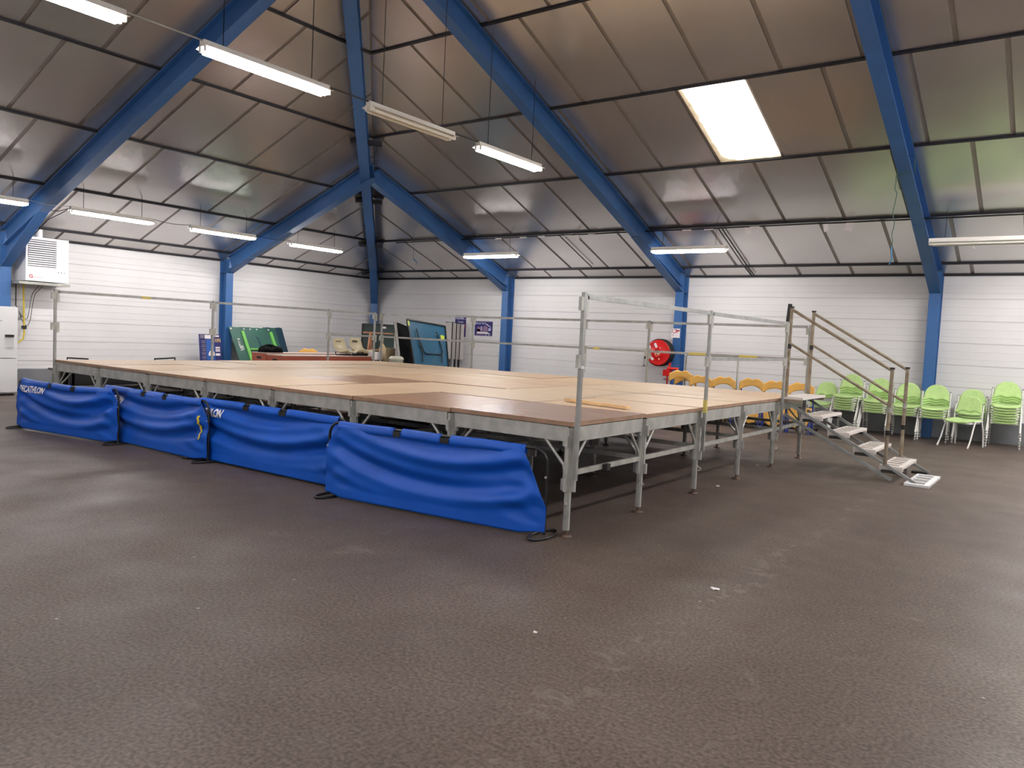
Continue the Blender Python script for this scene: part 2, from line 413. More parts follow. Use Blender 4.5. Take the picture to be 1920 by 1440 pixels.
def place_lamp(x, y, z, rz, label, lit=True):
    src = lamp0 if lit else lampoff
    o = src if not used.get(lit) else copy_tree(src)
    used[lit] = 1; o.location = (x, y, z); o.rotation_euler = (0, 0, rz); o['label'] = label
    def roofz(px, py): return HW + SL*min(px-XL, YR-py, TOPD, py-YN)
    for s in (-.55, .55):
        dx, dy = -math.sin(rz)*s, math.cos(rz)*s
        zt = roofz(x+dx, y+dy) - .02
        MB().tube([(0, s, .07), (0, s, zt - z)], .005 if z > 4 else .004, 5).build('suspension_wire', DARK, o, rel=True)
    return o
R1 = -4.03
for yc, nm, lit in ((-2.18, 'lit lamp at the picture corner, first of the high row', True), (.14, 'lit lamp crossing the large blue rafter in the high row', True), (2.32, 'unlit lamp in the high row below the hip rafter', False), (4.42, 'lit lamp at the far end of the high row', True)):
    place_lamp(R1, yc, 4.17, 0, nm, lit)
for yc, nm in ((.2, 'lit lamp cut by the frame edge in front of the big blue rafter'), (2.47, 'lit lamp above the wall heater'), (4.82, 'lit lamp between heater and second blue column in the low row'), (7.32, 'lit lamp nearest the hall corner over the red gym boxes')):
    place_lamp(-11.9, yc, 3.42, 0, nm)
for xc, nm, lit in ((-8.14, 'lit lamp in front of the short blue rafter above the posters', True), (-3.25, 'lit lamp in front of the rafter above the hose reel', True), (1.72, 'unlit lamp at the frame edge above the green chairs', False)):
    place_lamp(xc, 9.3, 3.36, PI/2, nm, lit)
for x, y, z, rz in ((-4.03, -5.1, 4.17, 0), (-11.9, -2.3, 3.42, 0), (3.7, 9.3, 3.36, PI/2), (5.4, 9.3, 3.36, PI/2), (7.4, 9.3, 3.36, PI/2), (3.4, -4.2, 4.17, 0), (3.4, -2.1, 4.17, 0), (3.4, 0, 4.17, 0), (3.4, 2.1, 4.17, 0), (3.4, 4.2, 4.17, 0), (3.4, 6.3, 4.17, 0), (3.4, 8.2, 3.9, 0), (1.2, -6.4, 3.36, PI/2), (-6.5, -6.4, 3.36, PI/2), (-2.6, -6.4, 3.36, PI/2), (5.0, -6.4, 3.36, PI/2), (3.6, 7.3, 3.9, PI/2), (5.6, 7.0, 4.0, 0), (5.6, 4.8, 4.17, 0), (9.5, -3, 4.17, 0), (9.5, 2, 4.17, 0)):  # unseen lamps: continued rows plus extras added to brighten floor and right wall
    place_lamp(x, y, z, rz, 'unseen lit lamp added out of view to light the hall')
def cable(name, pts, r, m, label, cat='cable', group=None, n=5):
    return MB().tube(pts, r, n).build(name, m, label=label, cat=cat, group=group)
for x, z, pairs, nm in ((R1, 4.24, ((-1.4, -.64), (.92, 1.54), (3.1, 3.64)), 'high'), (-11.9, 3.49, ((.98, 1.69), (3.25, 4.04), (5.6, 6.54)), 'low')):
    for i, (y0, y1) in enumerate(pairs):
        pts = [(x, y0+(y1-y0)*t, z - (.03 if nm == 'low' else .0)*math.sin(PI*t)) for t in [k/6 for k in range(7)]]
        cable('lamp_cable', pts, .009 if nm == 'high' else .006, STEEL2 if i == 0 else DARK, 'cable linking %s and %s lamp of the %s lamp row' % (('first', 'second', 'third')[i], ('second', 'third', 'last')[i], nm), group='lamp link cables')

# ================================================================== the stage
A, B, H = 1.22, 1.24, .886
NX, NY = 7, 5
stage = thing('stage', (0, 0, 0), 'large low modular stage of plywood panels on a galvanised steel frame', 'stage')
T = .034
def me_of(b, name, m):
    me_o = b.build(name, m); me = me_o.data; bpy.data.objects.remove(me_o); return me
pan = {}
for i, m in enumerate(PLY + [PLYD, PLYM]):
    bb = MB(); bb.box((-A+.004, .004, -T), (-.004, B-.004, 0)); bb.mi = [1, 0, 1, 1, 1, 1]; bb.cm = 1; pan[i] = me_of(bb, 'deck_panel', [m, mat('panel_edge', (146, 116, 94), .5, 0, .2, 9)])
special = {(0, 0): 3, (1, 0): 4, (3, 1): 4}
for k in range(NX):
    for j in range(NY):
        i = special.get((k, j), rnd.randrange(3))
        o = link('deck_panel', pan[i], stage, (-A*k, B*j, H + rnd.uniform(-.003, .003)))
        if i == 3: o['label'] = 'dark brown panel'
        o.rotation_euler = (rnd.uniform(-.002, .002), rnd.uniform(-.002, .002), 0)
# legs
lb = MB()      # outer sleeve with open channel face + brackets
for sx, sy in ((-1, 0), (1, 0), (0, -1), (0, 1)):
    lb.box((sx*.028-.012, sy*.028-.012, .36), (sx*.028+.012, sy*.028+.012, .84))
lb.box((-.024, -.024, .36), (.024, .024, .84))
for z in (.40, .74):
    for sx, sy in ((-1, 0), (1, 0), (0, -1), (0, 1)):
        lb.box((sx*.05-.012, sy*.05-.012, z-.045), (sx*.05+.012, sy*.05+.012, z+.045))
LEG = me_of(lb, 'leg', STEEL)
ib = MB(); ib.box((-.024, -.012, .05), (.024, .012, .37)); ib.box((-.012, -.024, .05), (.012, .024, .37))
for z in (.12, .24): ib.tube([(-.004, -.027, z), (-.004, -.0235, z)], .006, 6)
INNER = me_of(ib, 'leg_extension', STEEL)
fb = MB(); fb.tube([(0, 0, .012), (0, 0, .06)], .014, 8); fb.lathe([(0, .0), (.05, .0), (.05, .006), (.03, .016), (0, .016)], (0, 0, 0), 'z', 12)
FOOT = me_of(fb, 'screw_foot', mat('rusty_foot', (96, 78, 66), .6, .4, .3, 20))
hb = MB(); hb.tube([(.02*0-.0, -.03, .30)] + [(.05*math.sin(t), -.03-.018, .30-.02-.035*(1-math.cos(t))*.5) for t in [k*PI/5*.9 for k in range(1, 6)]], .005, 5)
HOOK = me_of(hb, 'ring_hook', mat('bright_wire', (190, 186, 176), .35, .8))
for k in range(NX+1):
    for j in range(NY+1):
        x = -A*k + (-.03 if k == 0 else .03 if k == NX else 0); y = B*j + (.03 if j == 0 else -.03 if j == NY else 0)
        lg = link('leg', LEG, stage, (x, y, 0))
        link('leg_extension', INNER, lg); link('screw_foot', FOOT, lg)
        if (j == 0 and k < 3) or k == 0:
            hk = link('ring_hook', HOOK, lg); hk.rotation_euler = (0, 0, rnd.uniform(-.6, 1.2))
# beams, ties, braces
BX = me_of(MB().box((-A+.045, -.018, -.115), (-.045, .018, 0)), 'edge_beam', STEEL)
BY = me_of(MB().box((-.018, .045, -.115), (.018, B-.045, 0)), 'edge_beam', STEEL)
TX = me_of(MB().box((-A+.04, -.014, -.02), (-.04, .014, .02)), 'tie_bar', STEEL2)
TY = me_of(MB().box((-.014, .04, -.02), (.014, B-.04, .02)), 'tie_bar', STEEL2)
def brace(s, axis):
    pts = [(.26, .77), (.10, .60), (.05, .55), (.04, .50), (.04, .43)]
    return me_of(MB().tube([((s*d, 0, z) if axis == 'x' else (0, s*d, z)) for d, z in pts], .0125, 7), 'brace', STEEL)
BR = {(s, a): brace(s, a) for s in (-1, 1) for a in 'xy'}
for j in range(NY+1):
    y = B*j + (.03 if j == 0 else -.03 if j == NY else 0)
    for k in range(NX):
        link('edge_beam', BX, stage, (-A*k, y, H-T-.004))
        if 0 < j: link('tie_bar', TX, stage, (-A*k, y, .49))
        for kk, s in ((k, -1), (k+1, 1)):
            if j in (0, 1, 5) or (k+j) % 2: link('brace', BR[(s, 'x')], stage, (-A*kk + (-.03 if kk == 0 else .03 if kk == NX else 0), y, 0))
for k in range(NX+1):
    x = -A*k + (-.03 if k == 0 else .03 if k == NX else 0)
    for j in range(NY):
        link('edge_beam', BY, stage, (x, B*j, H-T-.004))
        link('tie_bar', TY, stage, (x, B*j, .49))
        for jj, s in ((j, 1), (j+1, -1)):
            if k in (0, 1, 7): link('brace', BR[(s, 'y')], stage, (x, B*jj + (.03 if jj == 0 else -.03 if jj == NY else 0), 0))
MB().bar((0.01, .52, .49), (.01, .58, .49), .04, .05).build('joint_sleeve', DARK, stage)

# guard rails
def rail(name, p, q, label, mid=(False,), post0=True, post1=False, low=.45, tapes=(), group='stage guard rails'):
    p = Vector((*p, 0)); q = Vector((*q, 0)); d = (q-p).normalized(); Z = Vector((0, 0, 1)); n = Vector((-d.y, d.x, 0))
    r = thing(name, p + Z*low, label, 'guard rail', group)
    top = 1.86
    for on, c in ((post0, p), (post1, q)):
        if not on: continue
        po = MB(); po.bar(c + Z*low, c + Z*(top+.01), .029, .032, d); po = po.build('post', RAIL, r)
        for zc in (top-.07, 1.36):
            MB().bar(c - d*.035 + Z*(zc-.055), c - d*.035 + Z*(zc+.045), .026, .04, d).build('bracket', STEEL2, po)
            MB().bar(c + d*.035 + Z*(zc-.09), c + d*.035 + Z*(zc+.055), .026, .036, d).build('bracket', STEEL2, po)
    MB().bar(p + d*.03 + Z*(top-.02), q - d*.03 + Z*(top-.015), .026, .036).build('top_rail', RAIL, r)
    if mid: MB().bar(p + d*.03 + Z*1.385, q - d*.03 + Z*1.385, .024, .034).build('mid_rail', RAIL, r)
    for (t0, t1, z) in tapes:
        a_ = p + (q-p)*t0 + Z*z; c_ = p + (q-p)*t1 + Z*z
        MB().bar(a_, c_, .029, .039).build('yellow_tape', TAPE, r)
    return r
GX = .05
rr = rail('guard_rail', (GX, -.01), (GX, 2.46), 'guard rail section rising from the front corner of the stage, top rail only', None)
po = [c for c in rr.children if c.name.startswith('post')][0]
MB().bar((GX, -.01, 1.30), (GX, -.01, 1.32), .036, .038).build('cable_tie', WHITE, po); MB().bar((GX+.02, -.03, 1.31), (GX+.20, .02, 1.305), .005, .006).build('tie_tail', WHITE, po)
rr = rail('guard_rail', (GX, 2.46), (GX, 5.0), 'guard rail section between the front rail section and the steps', True, post1=True)
po = [c for c in rr.children if c.name.startswith('post')][0]
MB().bar((GX, 2.46, .84), (GX, 2.46, .97), .034, .036).build('yellow_tape', TAPE, po)
rail('guard_rail', (-8.54, 0), (-8.54, 2.45), 'guard rail section along the far short side, starting by the heater', None, tapes=((.50, .56, 1.84),))
rail('guard_rail', (-8.54, 2.45), (-8.54, 4.91), 'guard rail section in front of the green board', None)
rail('guard_rail', (-8.54, 4.91), (-8.54, 6.1), 'short guard rail section in front of the beige shell seats', True, post1=True)
rail('guard_rail', (-8.46, 6.22), (-6.07, 6.22), 'guard rail section in front of the black and blue boards', True)
rail('guard_rail', (-6.07, 6.22), (-3.66, 6.22), 'guard rail section in front of the blank stretch of white wall', True)
rail('guard_rail', (-3.66, 6.22), (-2.47, 6.22), 'short guard rail section left of the hose reel', True, tapes=((.16, .26, 1.385),))
rail('guard_rail', (-2.47, 6.22), (0, 6.22), 'guard rail section in front of the orange chairs', True, post1=True, tapes=((.28, .39, 1.385), (.60, .71, 1.385)))

# steps
st = thing('stage_steps', (.8, 5.65, 0), 'steel steps with twin handrails leading down from the stage end', 'steps')
Y0, Y1 = 5.10, 6.14
sl = .577
for y in (Y0, Y1):
    for off, nm in ((0, 'stringer'), (-.16, 'stringer')):
        x0, z0 = .06, .845+off; x1 = 1.62 if off == 0 else 1.36; z1 = .02
        MB().bar((x0, y, z0), (x1, y, z1), .03, .034).build('stringer', STAIR, st)
    if y > 6: MB().box((1.42, y-.05, 0), (1.60, y+.05, .03)).build('rubber_foot', RUBBER, st)
TREADW = mat('tread_white', (226, 218, 212), .4, .1, .06, 9)
def tread(b, x0, x1, y0, y1, z, t=.03, n=5, fill=.34):
    # slotted pressed tread: two side strips, front lip, cross bars
    e = .07; b.box((x0, y0, z-t), (x1, y0+e, z)); b.box((x0, y1-e, z-t), (x1, y1, z))
    wy = (y1-y0-2*e)/(n-.5)
    b.box((x0, y0+e, z-t), (x0+.03, y1-e, z)); b.box((x1-.06, y0+e, z-t), (x1, y1-e, z))
    for i in range(1, n):
        yy = y0+e + i*wy - wy*.30; b.box((x0+.03, yy, z-t), (x1-.06, yy+wy*fill, z))
    b.box((x0, y0+.01, z-t-.03), (x1, y0+.03, z-t)); b.box((x0, y1-.03, z-t-.03), (x1, y1-.01, z-t))
for xc, z in ((.39, .70), (.72, .525), (1.03, .355), (1.34, .185)):
    b = MB(); tread(b, xc-.13, xc+.13, Y0+.03, Y1-.03, z); b.build('tread', TREADW, st)
    MB().box((xc-.10, Y0+.0, z-.085), (xc+.08, Y0+.05, z-.05)).build('tread_bracket', DARK, st); MB().box((xc-.10, Y1-.05, z-.085), (xc+.08, Y1, z-.05)).build('tread_bracket', DARK, st)
b = MB(); b.box((.0, Y0-.02, .885), (.28, Y1+.02, .915)); b.build('landing_tread', TREADW, st)
MB().box((.0, Y0-.03, .845), (.27, Y0+.01, .884)).build('landing_frame', RUSTY, st); MB().box((.0, Y1-.01, .845), (.27, Y1+.03, .884)).build('landing_frame', RUSTY, st)
for y in (Y0+.0, Y1-.02):
    for x, z0, z1 in ((.06, .90, 2.05), (1.28, .19, 1.345)):
        po = MB().tube([(x, y, z0), (x, y, z1)], .022, 8).build('post', RUSTY, st)
        MB().tube([(x, y, z1-.005), (x, y, z1+.018)], .03, 8).build('post_cap', DARK, po)
        MB().tube([(x, y, z1-.52), (x, y, z1-.46)], .026, 8).build('clamp', DARK if x < 1 else STEEL2, po)
        if x > 1: MB().tube([(x, y, .55), (x, y, .61)], .025, 8).build('black_tape', BLACK, po)
    MB().tube([(.06, y, 2.03), (1.28, y, 1.325)], .019, 8).build('handrail', RUSTY, st)
    MB().tube([(.06, y, 1.60), (1.28, y, .905)], .017, 8).build('mid_rail', RUSTY, st)
MB().bar((.02, Y0, 1.86), (.035, Y0, 2.10), .012, .05).build('hook_plate', DARK, st)
b = MB(); tread(b, 1.52, 1.78, 4.95, 5.9, .032, .028, 4, .2)
ft = b.build('loose_tread', WHITE, label='white slotted tread lying on the floor at the foot of the steps', cat='step tread')

# timber batten on the deck
b = MB(); b.bar((-1.10, 1.66, H+.02), (-.30, 1.47, H+.02), .06, .026)
b.build('timber_batten', PINE, label='thin pine batten lying near the front corner of the stage deck', cat='batten')

# ================================================================== blue table tennis barriers
def banner(P, Q, Hb, label, seed, text_at=None, text='DECATHLON', sag_top=0., cutL=.1, cutR=.1, kR=1.2, gaps=((.36, .40), (.60, .64)), yellow=None, txt=(.09, .36)):
    P = Vector((*P, 0)); Q = Vector((*Q, 0)); d = (Q-P); L = d.length; d.normalize(); n = Vector((d.y, -d.x, 0))   # n towards the viewer
    Z = Vector((0, 0, 1)); rg = random.Random(seed)
    r = thing('surround_barrier', P, label, 'barrier', 'blue surround barriers')
    R = .11
    def topz(u): return Hb - sag_top*4*u*(1-u)
    pts = [P + Z*.02, P + Z*(Hb-R)] + [P + d*(R-R*math.cos(t)) + Z*(Hb-R+R*math.sin(t)) for t in (PI/8, PI/4, 3*PI/8)]
    pts += [P + d*(R + (L-2*R)*k/8) + Z*topz((R + (L-2*R)*k/8)/L) for k in range(9)]
    pts += [Q - d*(R-R*math.cos(t)) + Z*(Hb-R+R*math.sin(t)) for t in (3*PI/8, PI/4, PI/8)] + [Q + Z*(Hb-R), Q + Z*.02]
    fr = MB().tube(pts, .0125, 8).build('wire_frame', BLACK, r)
    for s, E_ in ((1, P), (-1, Q)):
        MB().tube([E_ + Z*(Hb-R-.10) + n*.012, E_ + Z*(Hb-R-.10) + n*.028], .009, 6).build('bolt', STEEL, fr)
    for s, E_ in ((1, P), (-1, Q)):
        c = E_ + d*(.02*s)
        pts = [c + n*(.19*math.cos(t)) - n*.02 + d*(.075*math.sin(t)) + Z*.014 for t in [2*PI*k/16 for k in range(16)]]
        MB().tube(pts, .0115, 6, closed=True).build('foot_loop', BLACK, r)
    ph = rg.uniform(0, 6)
    c1, c2 = rg.uniform(.75, 1.1), rg.uniform(-.3, .3)
    u0, u1 = -.006, 1.006
    def P3(u, v):
        uu = u0 + (u1-u0)*u
        x = uu*L
        uu = min(max(uu, 0), 1)
        zt = topz(uu) - .012
        cl = max(0, cutL - x); cr = max(0, cutR - (L-x))
        zt = zt - cl*1.4 - cr*kR
        ends = min(1, uu/.10, (1-uu)/.10); ends = ends*ends*(3-2*ends)
        zb = .02 + .025*(1-ends)
        z = zb + (zt-zb)*v
        wv = z/Hb
        sg = 4*uu*(1-uu); 
        a1 = (wv + .42*c1*sg + c2*(uu-.5)*.4)
        amp = .040*math.sin(PI*min(1, (1-v)*1.15+.02))**.8 if v < .98 else 0
        amp *= (.25 + .75*ends)
        f = math.sin(2*PI*1.9*a1 + ph); f = math.copysign(abs(f)**1.0, f)
        f2 = math.sin(2*PI*4.3*(wv + .30*sg - .5*c2*uu) + ph*2.1 + 3*uu)
        f3 = math.sin(14*uu + 7*wv + ph)*.25
        off = amp*(f + .42*f2 + f3*.5) + .024 + .03*(1-v)*ends
        crn = math.exp(-((1-uu)/.16)**2)*math.sin(26*(wv - .55*(1-uu)*2) + ph)*.014 + math.exp(-(uu/.14)**2)*math.sin(24*(wv - .9*uu) + ph*1.3)*.012
        off += crn*.6*min(1, 6*v)*min(1, 5*(1-v))*min(1, uu/.05, (1-uu)/.05)
        return P + d*x + Z*z + n*off
    MB().grid(P3, 110, 44, .0035).build('cloth', CLOTH, r)
    # hem strips folded over the top wire, with two openings
    cuts = [max(cutL*.9, .05)/L] + [g for gp in gaps for g in gp] + [1 - max(cutR*.95, .05)/L]
    for i in range(0, len(cuts), 2):
        a_, c_ = cuts[i], cuts[i+1]
        def PH(u, v):
            uu = a_ + (c_-a_)*u; zt = topz(uu)
            tt = v*4
            if tt < 1: zz, oo = zt-.012, -.019 + 0*tt
            prof = [(-.05, -.017), (.004, -.017), (.016, 0), (.003, .016), (-.058, .021)]
            k = min(3, int(tt)); fr_ = tt-k
            zz = prof[k][0]*(1-fr_) + prof[k+1][0]*fr_; oo = prof[k][1]*(1-fr_) + prof[k+1][1]*fr_
            wob = .004*math.sin(17*uu + ph)*v
            return P + d*(uu*L) + Z*(zt + zz + wob) + n*(oo + .008*v*(1 if v > .8 else 0))
        MB().grid(PH, 14, 8, .003).build('hem', CLOTH, r)
    for g0, g1 in gaps:
        MB().bar(P + d*(g0*L+.005) + Z*(topz(g0)-.03) + n*.036, P + d*(g1*L-.005) + Z*(topz(g1)-.03) + n*.036, .004, .045).build('opening', BLACK, r)
    def on(xm, zm, e=.009):
        u = (xm/L-u0)/(u1-u0); lo, hi = 0., 1.
        for _ in range(16):
            md = (lo+hi)/2
            if P3(u, md).z < zm: lo = md
            else: hi = md
        return P3(u, (lo+hi)/2) + n*e
    if text_at is not None:
        V, Fc, wd = text_mesh(text, txt[0]*1.38, .0042, 1, fine=.02)
        sq = txt[1]/wd
        b = MB(); b.add([on(text_at[0] + x*sq, text_at[1] + y) for x, y in V], Fc); b.build('lettering', PAPER, r, label='white printed lettering')
    if yellow:
        b = MB(); x0, z0, z1 = yellow; k = 9
        zs = [z0 + (z1-z0)*i/k for i in range(k+1)]
        for i in range(k):
            a_ = x0 + (.009 if i % 2 else -.009); c_ = x0 + (.009 if (i+1) % 2 else -.009)
            b.add([on(a_-.014, zs[i], .007), on(a_+.016, zs[i], .007), on(c_+.016, zs[i+1], .007), on(c_-.014, zs[i+1], .007)], [(0, 1, 2, 3)])
        b.build('yellow_mark', YELLOW, r, label='yellow painted zigzag mark')
    return r
banner((-2.33, -.35), (-.13, -.12), .675, 'blue cloth barrier nearest the front stage leg, no lettering', 3, cutL=.13, cutR=.20, kR=2.0, gaps=((.335, .372), (.555, .598)))
banner((-4.85, -.10), (-2.42, -.055), .665, 'blue cloth barrier with white THLON lettering showing, third from the fridge', 11, text_at=(.045, .50), cutL=.1, cutR=.12, gaps=((.36, .40), (.60, .645)), txt=(.085, .5))
banner((-6.82, -.17), (-4.47, -.19), .66, 'blue cloth barrier with a yellow zigzag mark at its end', 5, text_at=(.045, .485), cutL=.1, cutR=.13, gaps=((.42, .46), (.62, .66)), yellow=(2.23, .24, .50), txt=(.085, .495))
banner((-8.20, -.58), (-6.17, -.30), .66, 'blue cloth barrier nearest the fridge with full DECATHLON lettering', 8, text_at=(.11, .50), sag_top=.035, cutL=.09, cutR=.10, gaps=((.33, .36), (.56, .60)), txt=(.082, .5))
# ================================================================== left wall side
# fridge
fx, fy0, fy1 = -12.7, .5, 1.155
fr = thing('fridge', (fx-.33, .83, 0), 'tall white fridge freezer with a black-topped water dispenser', 'fridge')
MB().box((fx-.64, fy0, .03), (fx-.06, fy1, 1.625)).build('body', WHITE, fr)
for z0, z1 in ((.06, .675), (.69, 1.62)):
    b = MB(); b.box((fx-.055, fy0, z0), (fx, fy1, z1)); dd = b.build('door', WHITE, fr)
    if z0 > .5:
        dr = MB().box((fx-.002, .945, 1.07), (fx+.008, 1.095, 1.115)).build('dispenser_panel', BLACK, dd)
        MB().box((fx-.002, .95, .90), (fx+.003, 1.09, 1.07)).build('dispenser_recess', mat('dispenser_grey', (206, 206, 208), .3), dd)
        MB().box((fx-.002, .96, .89), (fx+.016, 1.08, .90)).build('drip_tray', WHITE, dd)
        MB().box((fx-.001, .87, 1.36), (fx+.003, .90, 1.372)).build('badge', STEEL2, dd)
for y in (fy0+.06, fy1-.06):
    for x in (fx-.12, fx-.6): MB().box((x, y-.03, 0), (x+.06, y+.03, .03)).build('foot', BLACK, fr)
# heater
hx = -13.6
ht = thing('unit_heater', (-13.85, 2.03, 2.13), 'white wall mounted gas heater with slatted grille', 'heater')
MB().prism([(hx, 1.64, 2.16), (hx, 1.64, 3.02), (hx-.12, 1.64, 3.02), (hx-.5, 1.64, 2.55), (hx-.5, 1.64, 2.16)], (0, .79, 0)).build('casing', WHITE, ht)
MB().box((hx-.004, 1.68, 2.45), (hx+.003, 2.20, 2.97)).build('grille_back', BLACK, ht)
for k in range(12):
    z = 2.47 + k*.0425
    MB().prism([(hx+.003, 1.68, z), (hx+.03, 1.68, z-.012), (hx+.03, 1.68, z-.003), (hx+.003, 1.68, z+.016)], (0, .52, 0)).build('slat', WHITE, ht)
for y in (2.24, 2.295, 2.35): MB().tube([(hx-.002, y, 2.36), (hx+.012, y, 2.36)], .013, 10).build('control_knob', STEEL2, ht)
b = MB(); b.box((hx-.55, 1.52, 2.09), (hx+.02, 2.46, 2.14)); b.build('tray', STEEL2, ht)
b = MB(); b.bar((hx-.55, 1.50, 2.1), (hx-.55, 1.50, 2.4), .03, .03); b.build('bracket', RUSTY, ht)
lettering('G', .095, lambda x, y: (hx+.004, 1.70+x, 2.22+y), mat('heater_red', (176, 40, 50), .5), ht, bold=.003)
lettering('enerfeu', .06, lambda x, y: (hx+.004, 1.77+x, 2.22+y), mat('heater_pink', (214, 160, 164), .5), ht)
MB().lathe([(.07, 0), (.07, .22)], (-13.8, 1.95, 3.0), 'z', 14).build('flue_pipe', WHITE, ht)
MB().tube([(-14.05, 1.78, 2.12), (-14.05, 1.80, 1.1), (-14.05, 1.78, 1.0), (-14.05, 1.70, .93), (-14.05, 1.55, .92)], .016, 7).build('gas_pipe', YELLOW, label='yellow gas pipe running down the wall beside the fridge', cat='pipe')
MB().box((-14.09, 1.765, 1.20), (-14.02, 1.835, 1.27)).build('gas_tap', DARK, label='small dark tap on the yellow gas pipe', cat='valve')
MB().box((-14.17, 1.70, 1.44), (-14.11, 1.80, 1.66)).build('control_box', mat('grey_plastic', (168, 168, 168), .4), label='grey control box on the wall between fridge and gas pipe', cat='control box')
def loop(y0, y1, zb, off): 
    pts = []
    for k in range(17):
        t = k/16
        pts.append((-14.12+.05*math.sin(PI*t), y0 + (y1-y0)*t + .04*math.sin(2*PI*t), (1.60*(1-t)**.6 if 0 else 0) + (1.62 + (2.09-1.62)*t**1.6) - zb*math.sin(PI*min(1, t*1.35))*(1-t)))
    return pts
cable('heater_cable', loop(1.70, 2.10, .42, 0), .006, DARK, 'dark cable looping down below the heater, inner loop', group=None)
cable('heater_cable', loop(1.70, 2.17, .62, 0), .006, DARK, 'dark cable looping down below the heater, lower loop', group=None)
cable('conduit', [(-14.14, 1.68, 2.1), (-14.14, 1.68, 1.66)], .01, DARK, 'straight dark conduit above the grey control box')
cable('lamp_cable', [(-12.35, 1.45, 3.62), (-12.35, 1.5, 3.42), (-12.2, 1.62, 3.41), (-12.1, 1.75, 3.47), (-12.2, 1.70, 3.40), (-12.6, 1.62, 3.28), (-13.2, 1.6, 3.0)], .008, BLACK, 'loose black cable loop at the big rafter above the heater')
# poster board upside down
pb = thing('poster_board', (-13.62, 5.64, 0), 'framed navy poster standing upside down beside the blue column', 'poster')
MB().bar((-13.55, 5.705, .0), (-13.72, 5.705, 1.225), .57, .02, (1, 0, .14)).build('panel', NAVY, pb)
def onp(y, z): return (-13.55 - .17*z/1.225 + .0125, y+.06, z)
def patch(y0, y1, z0, z1, m, nm, par, e=.001):
    f = lambda y, z: Vector(onp(y, z)) + Vector((e, 0, 0))
    return MB().add([f(y0, z0), f(y1, z0), f(y1, z1), f(y0, z1)], [(0, 1, 2, 3)]).build(nm, m, par)
PB_L = mat('poster_mid_blue', (24, 84, 160), .5); PB_G = mat('poster_grey', (120, 112, 126), .5)
patch(5.53, 5.75, .6, 1.1, PB_L, 'blue_field', pb); patch(5.38, 5.48, 1.13, 1.21, PB_G, 'grey_label', pb); patch(5.50, 5.66, 1.12, 1.21, PAPER, 'white_label', pb); patch(5.73, 5.88, 1.17, 1.205, PAPER, 'white_label', pb)
for k in range(11): patch(5.40+.012*(k % 3), 5.52-.008*(k % 2), 1.06-.045*k, 1.075-.045*k + .012*(k % 2), PB_G, 'text_block', pb)
for k, (z0, z1) in enumerate(((.90, .93), (.865, .885), (.82, .85), (.72, .775))): patch(5.77, 5.89, z0, z1, PAPER, 'text_block', pb)
b = MB(); cc = Vector(onp(5.66, .74)); b.add([cc + Vector((.004, 0, 0))] + [cc + Vector((.004, .085*math.sin(t), .11*math.cos(t) + (-.09 if math.cos(t) < -.8 else 0))) for t in [2*PI*k/20 for k in range(20)]], [(0, 1+k, 1+(k+1) % 20) for k in range(20)]); b.build('white_balloon_shape', PAPER, pb)
lettering('NAV', .13, lambda x, y: Vector(onp(5.915 - x, 1.13 - y)) + Vector((.003, 0, 0)), mat('poster_gold', (206, 178, 110), .5), pb, squeeze=.62, bold=.003)
# green table halves leaning on the left wall
def lean(y0, y1, z, xb, xt, m, label, th=.022, name='table_top_half', rough=True):
    b = MB(); f = lambda y, zz, e=0.: Vector((xb + (xt-xb)*zz/z + e, y, zz))
    k = 12; rg = random.Random(int(y0*100)); top = [f(y1 - (y1-y0)*i/k, z + (rg.uniform(-.012, .012) if rough else 0)) for i in range(k+1)]
    b.prism([f(y0 + .16, 0.01), f(y1 + .10, .01)] + top, (-th, 0, 0))
    return b, f
gt = thing('table_top_half', (-13.3, 7.1, 0), 'dark green table top with lime battens and white graffiti leaning on the wall', 'table top')
b, f = lean(6.27, 7.62, 1.43, -13.2, -13.80, DGREEN, '')
b.build('panel', DGREEN, gt)
def sk(y, z): return y + .16*(1 - z/1.43)
for y0 in (6.60, 7.43):
    MB().bar(f(sk(y0, 1.33), 1.33, .02), f(sk(y0+.0, .05)+.02, .05, .02), .075, .04, (1, 0, .4)).build('batten', LIME, gt)
MB().bar(f(6.72, .89, .022), f(7.52, .89, .022), .04, .05, (1, 0, .4)).build('batten', LIME, gt)
MB().bar(f(6.70, .55, .04), f(6.71, .1, .04), .13, .04, (1, 0, .4)).build('batten', LIME, gt)
MB().bar(f(7.02, 1.2, .004), f(7.10, .86, .004), .055, .006, (1, 0, .4)).build('slot', DTEAL, gt)
for y in (6.31, 6.68, 6.86, 7.05, 7.40): MB().bar(f(y, 1.40, .004), f(y+.003, 1.37, .004), .035, .004, (1, 0, .4)).build('chip', PAPER, gt)
lettering('LAPTT B', .085, lambda x, y: f(6.46 - y + .10*(1-x/.7)*.5, .86 + x, .006), PAPER, gt, bold=.002, squeeze=.95)
lettering('LIV', .08, lambda x, y: f(6.56 - y, .88 + x, .006), PAPER, gt, bold=.002)
b, f2 = lean(7.3, 7.88, 1.45, -13.30, -13.86, DTEAL, '')
b.build('table_top_half', DTEAL, label='dark teal board leaning behind the green lime-battened table top', cat='table top')
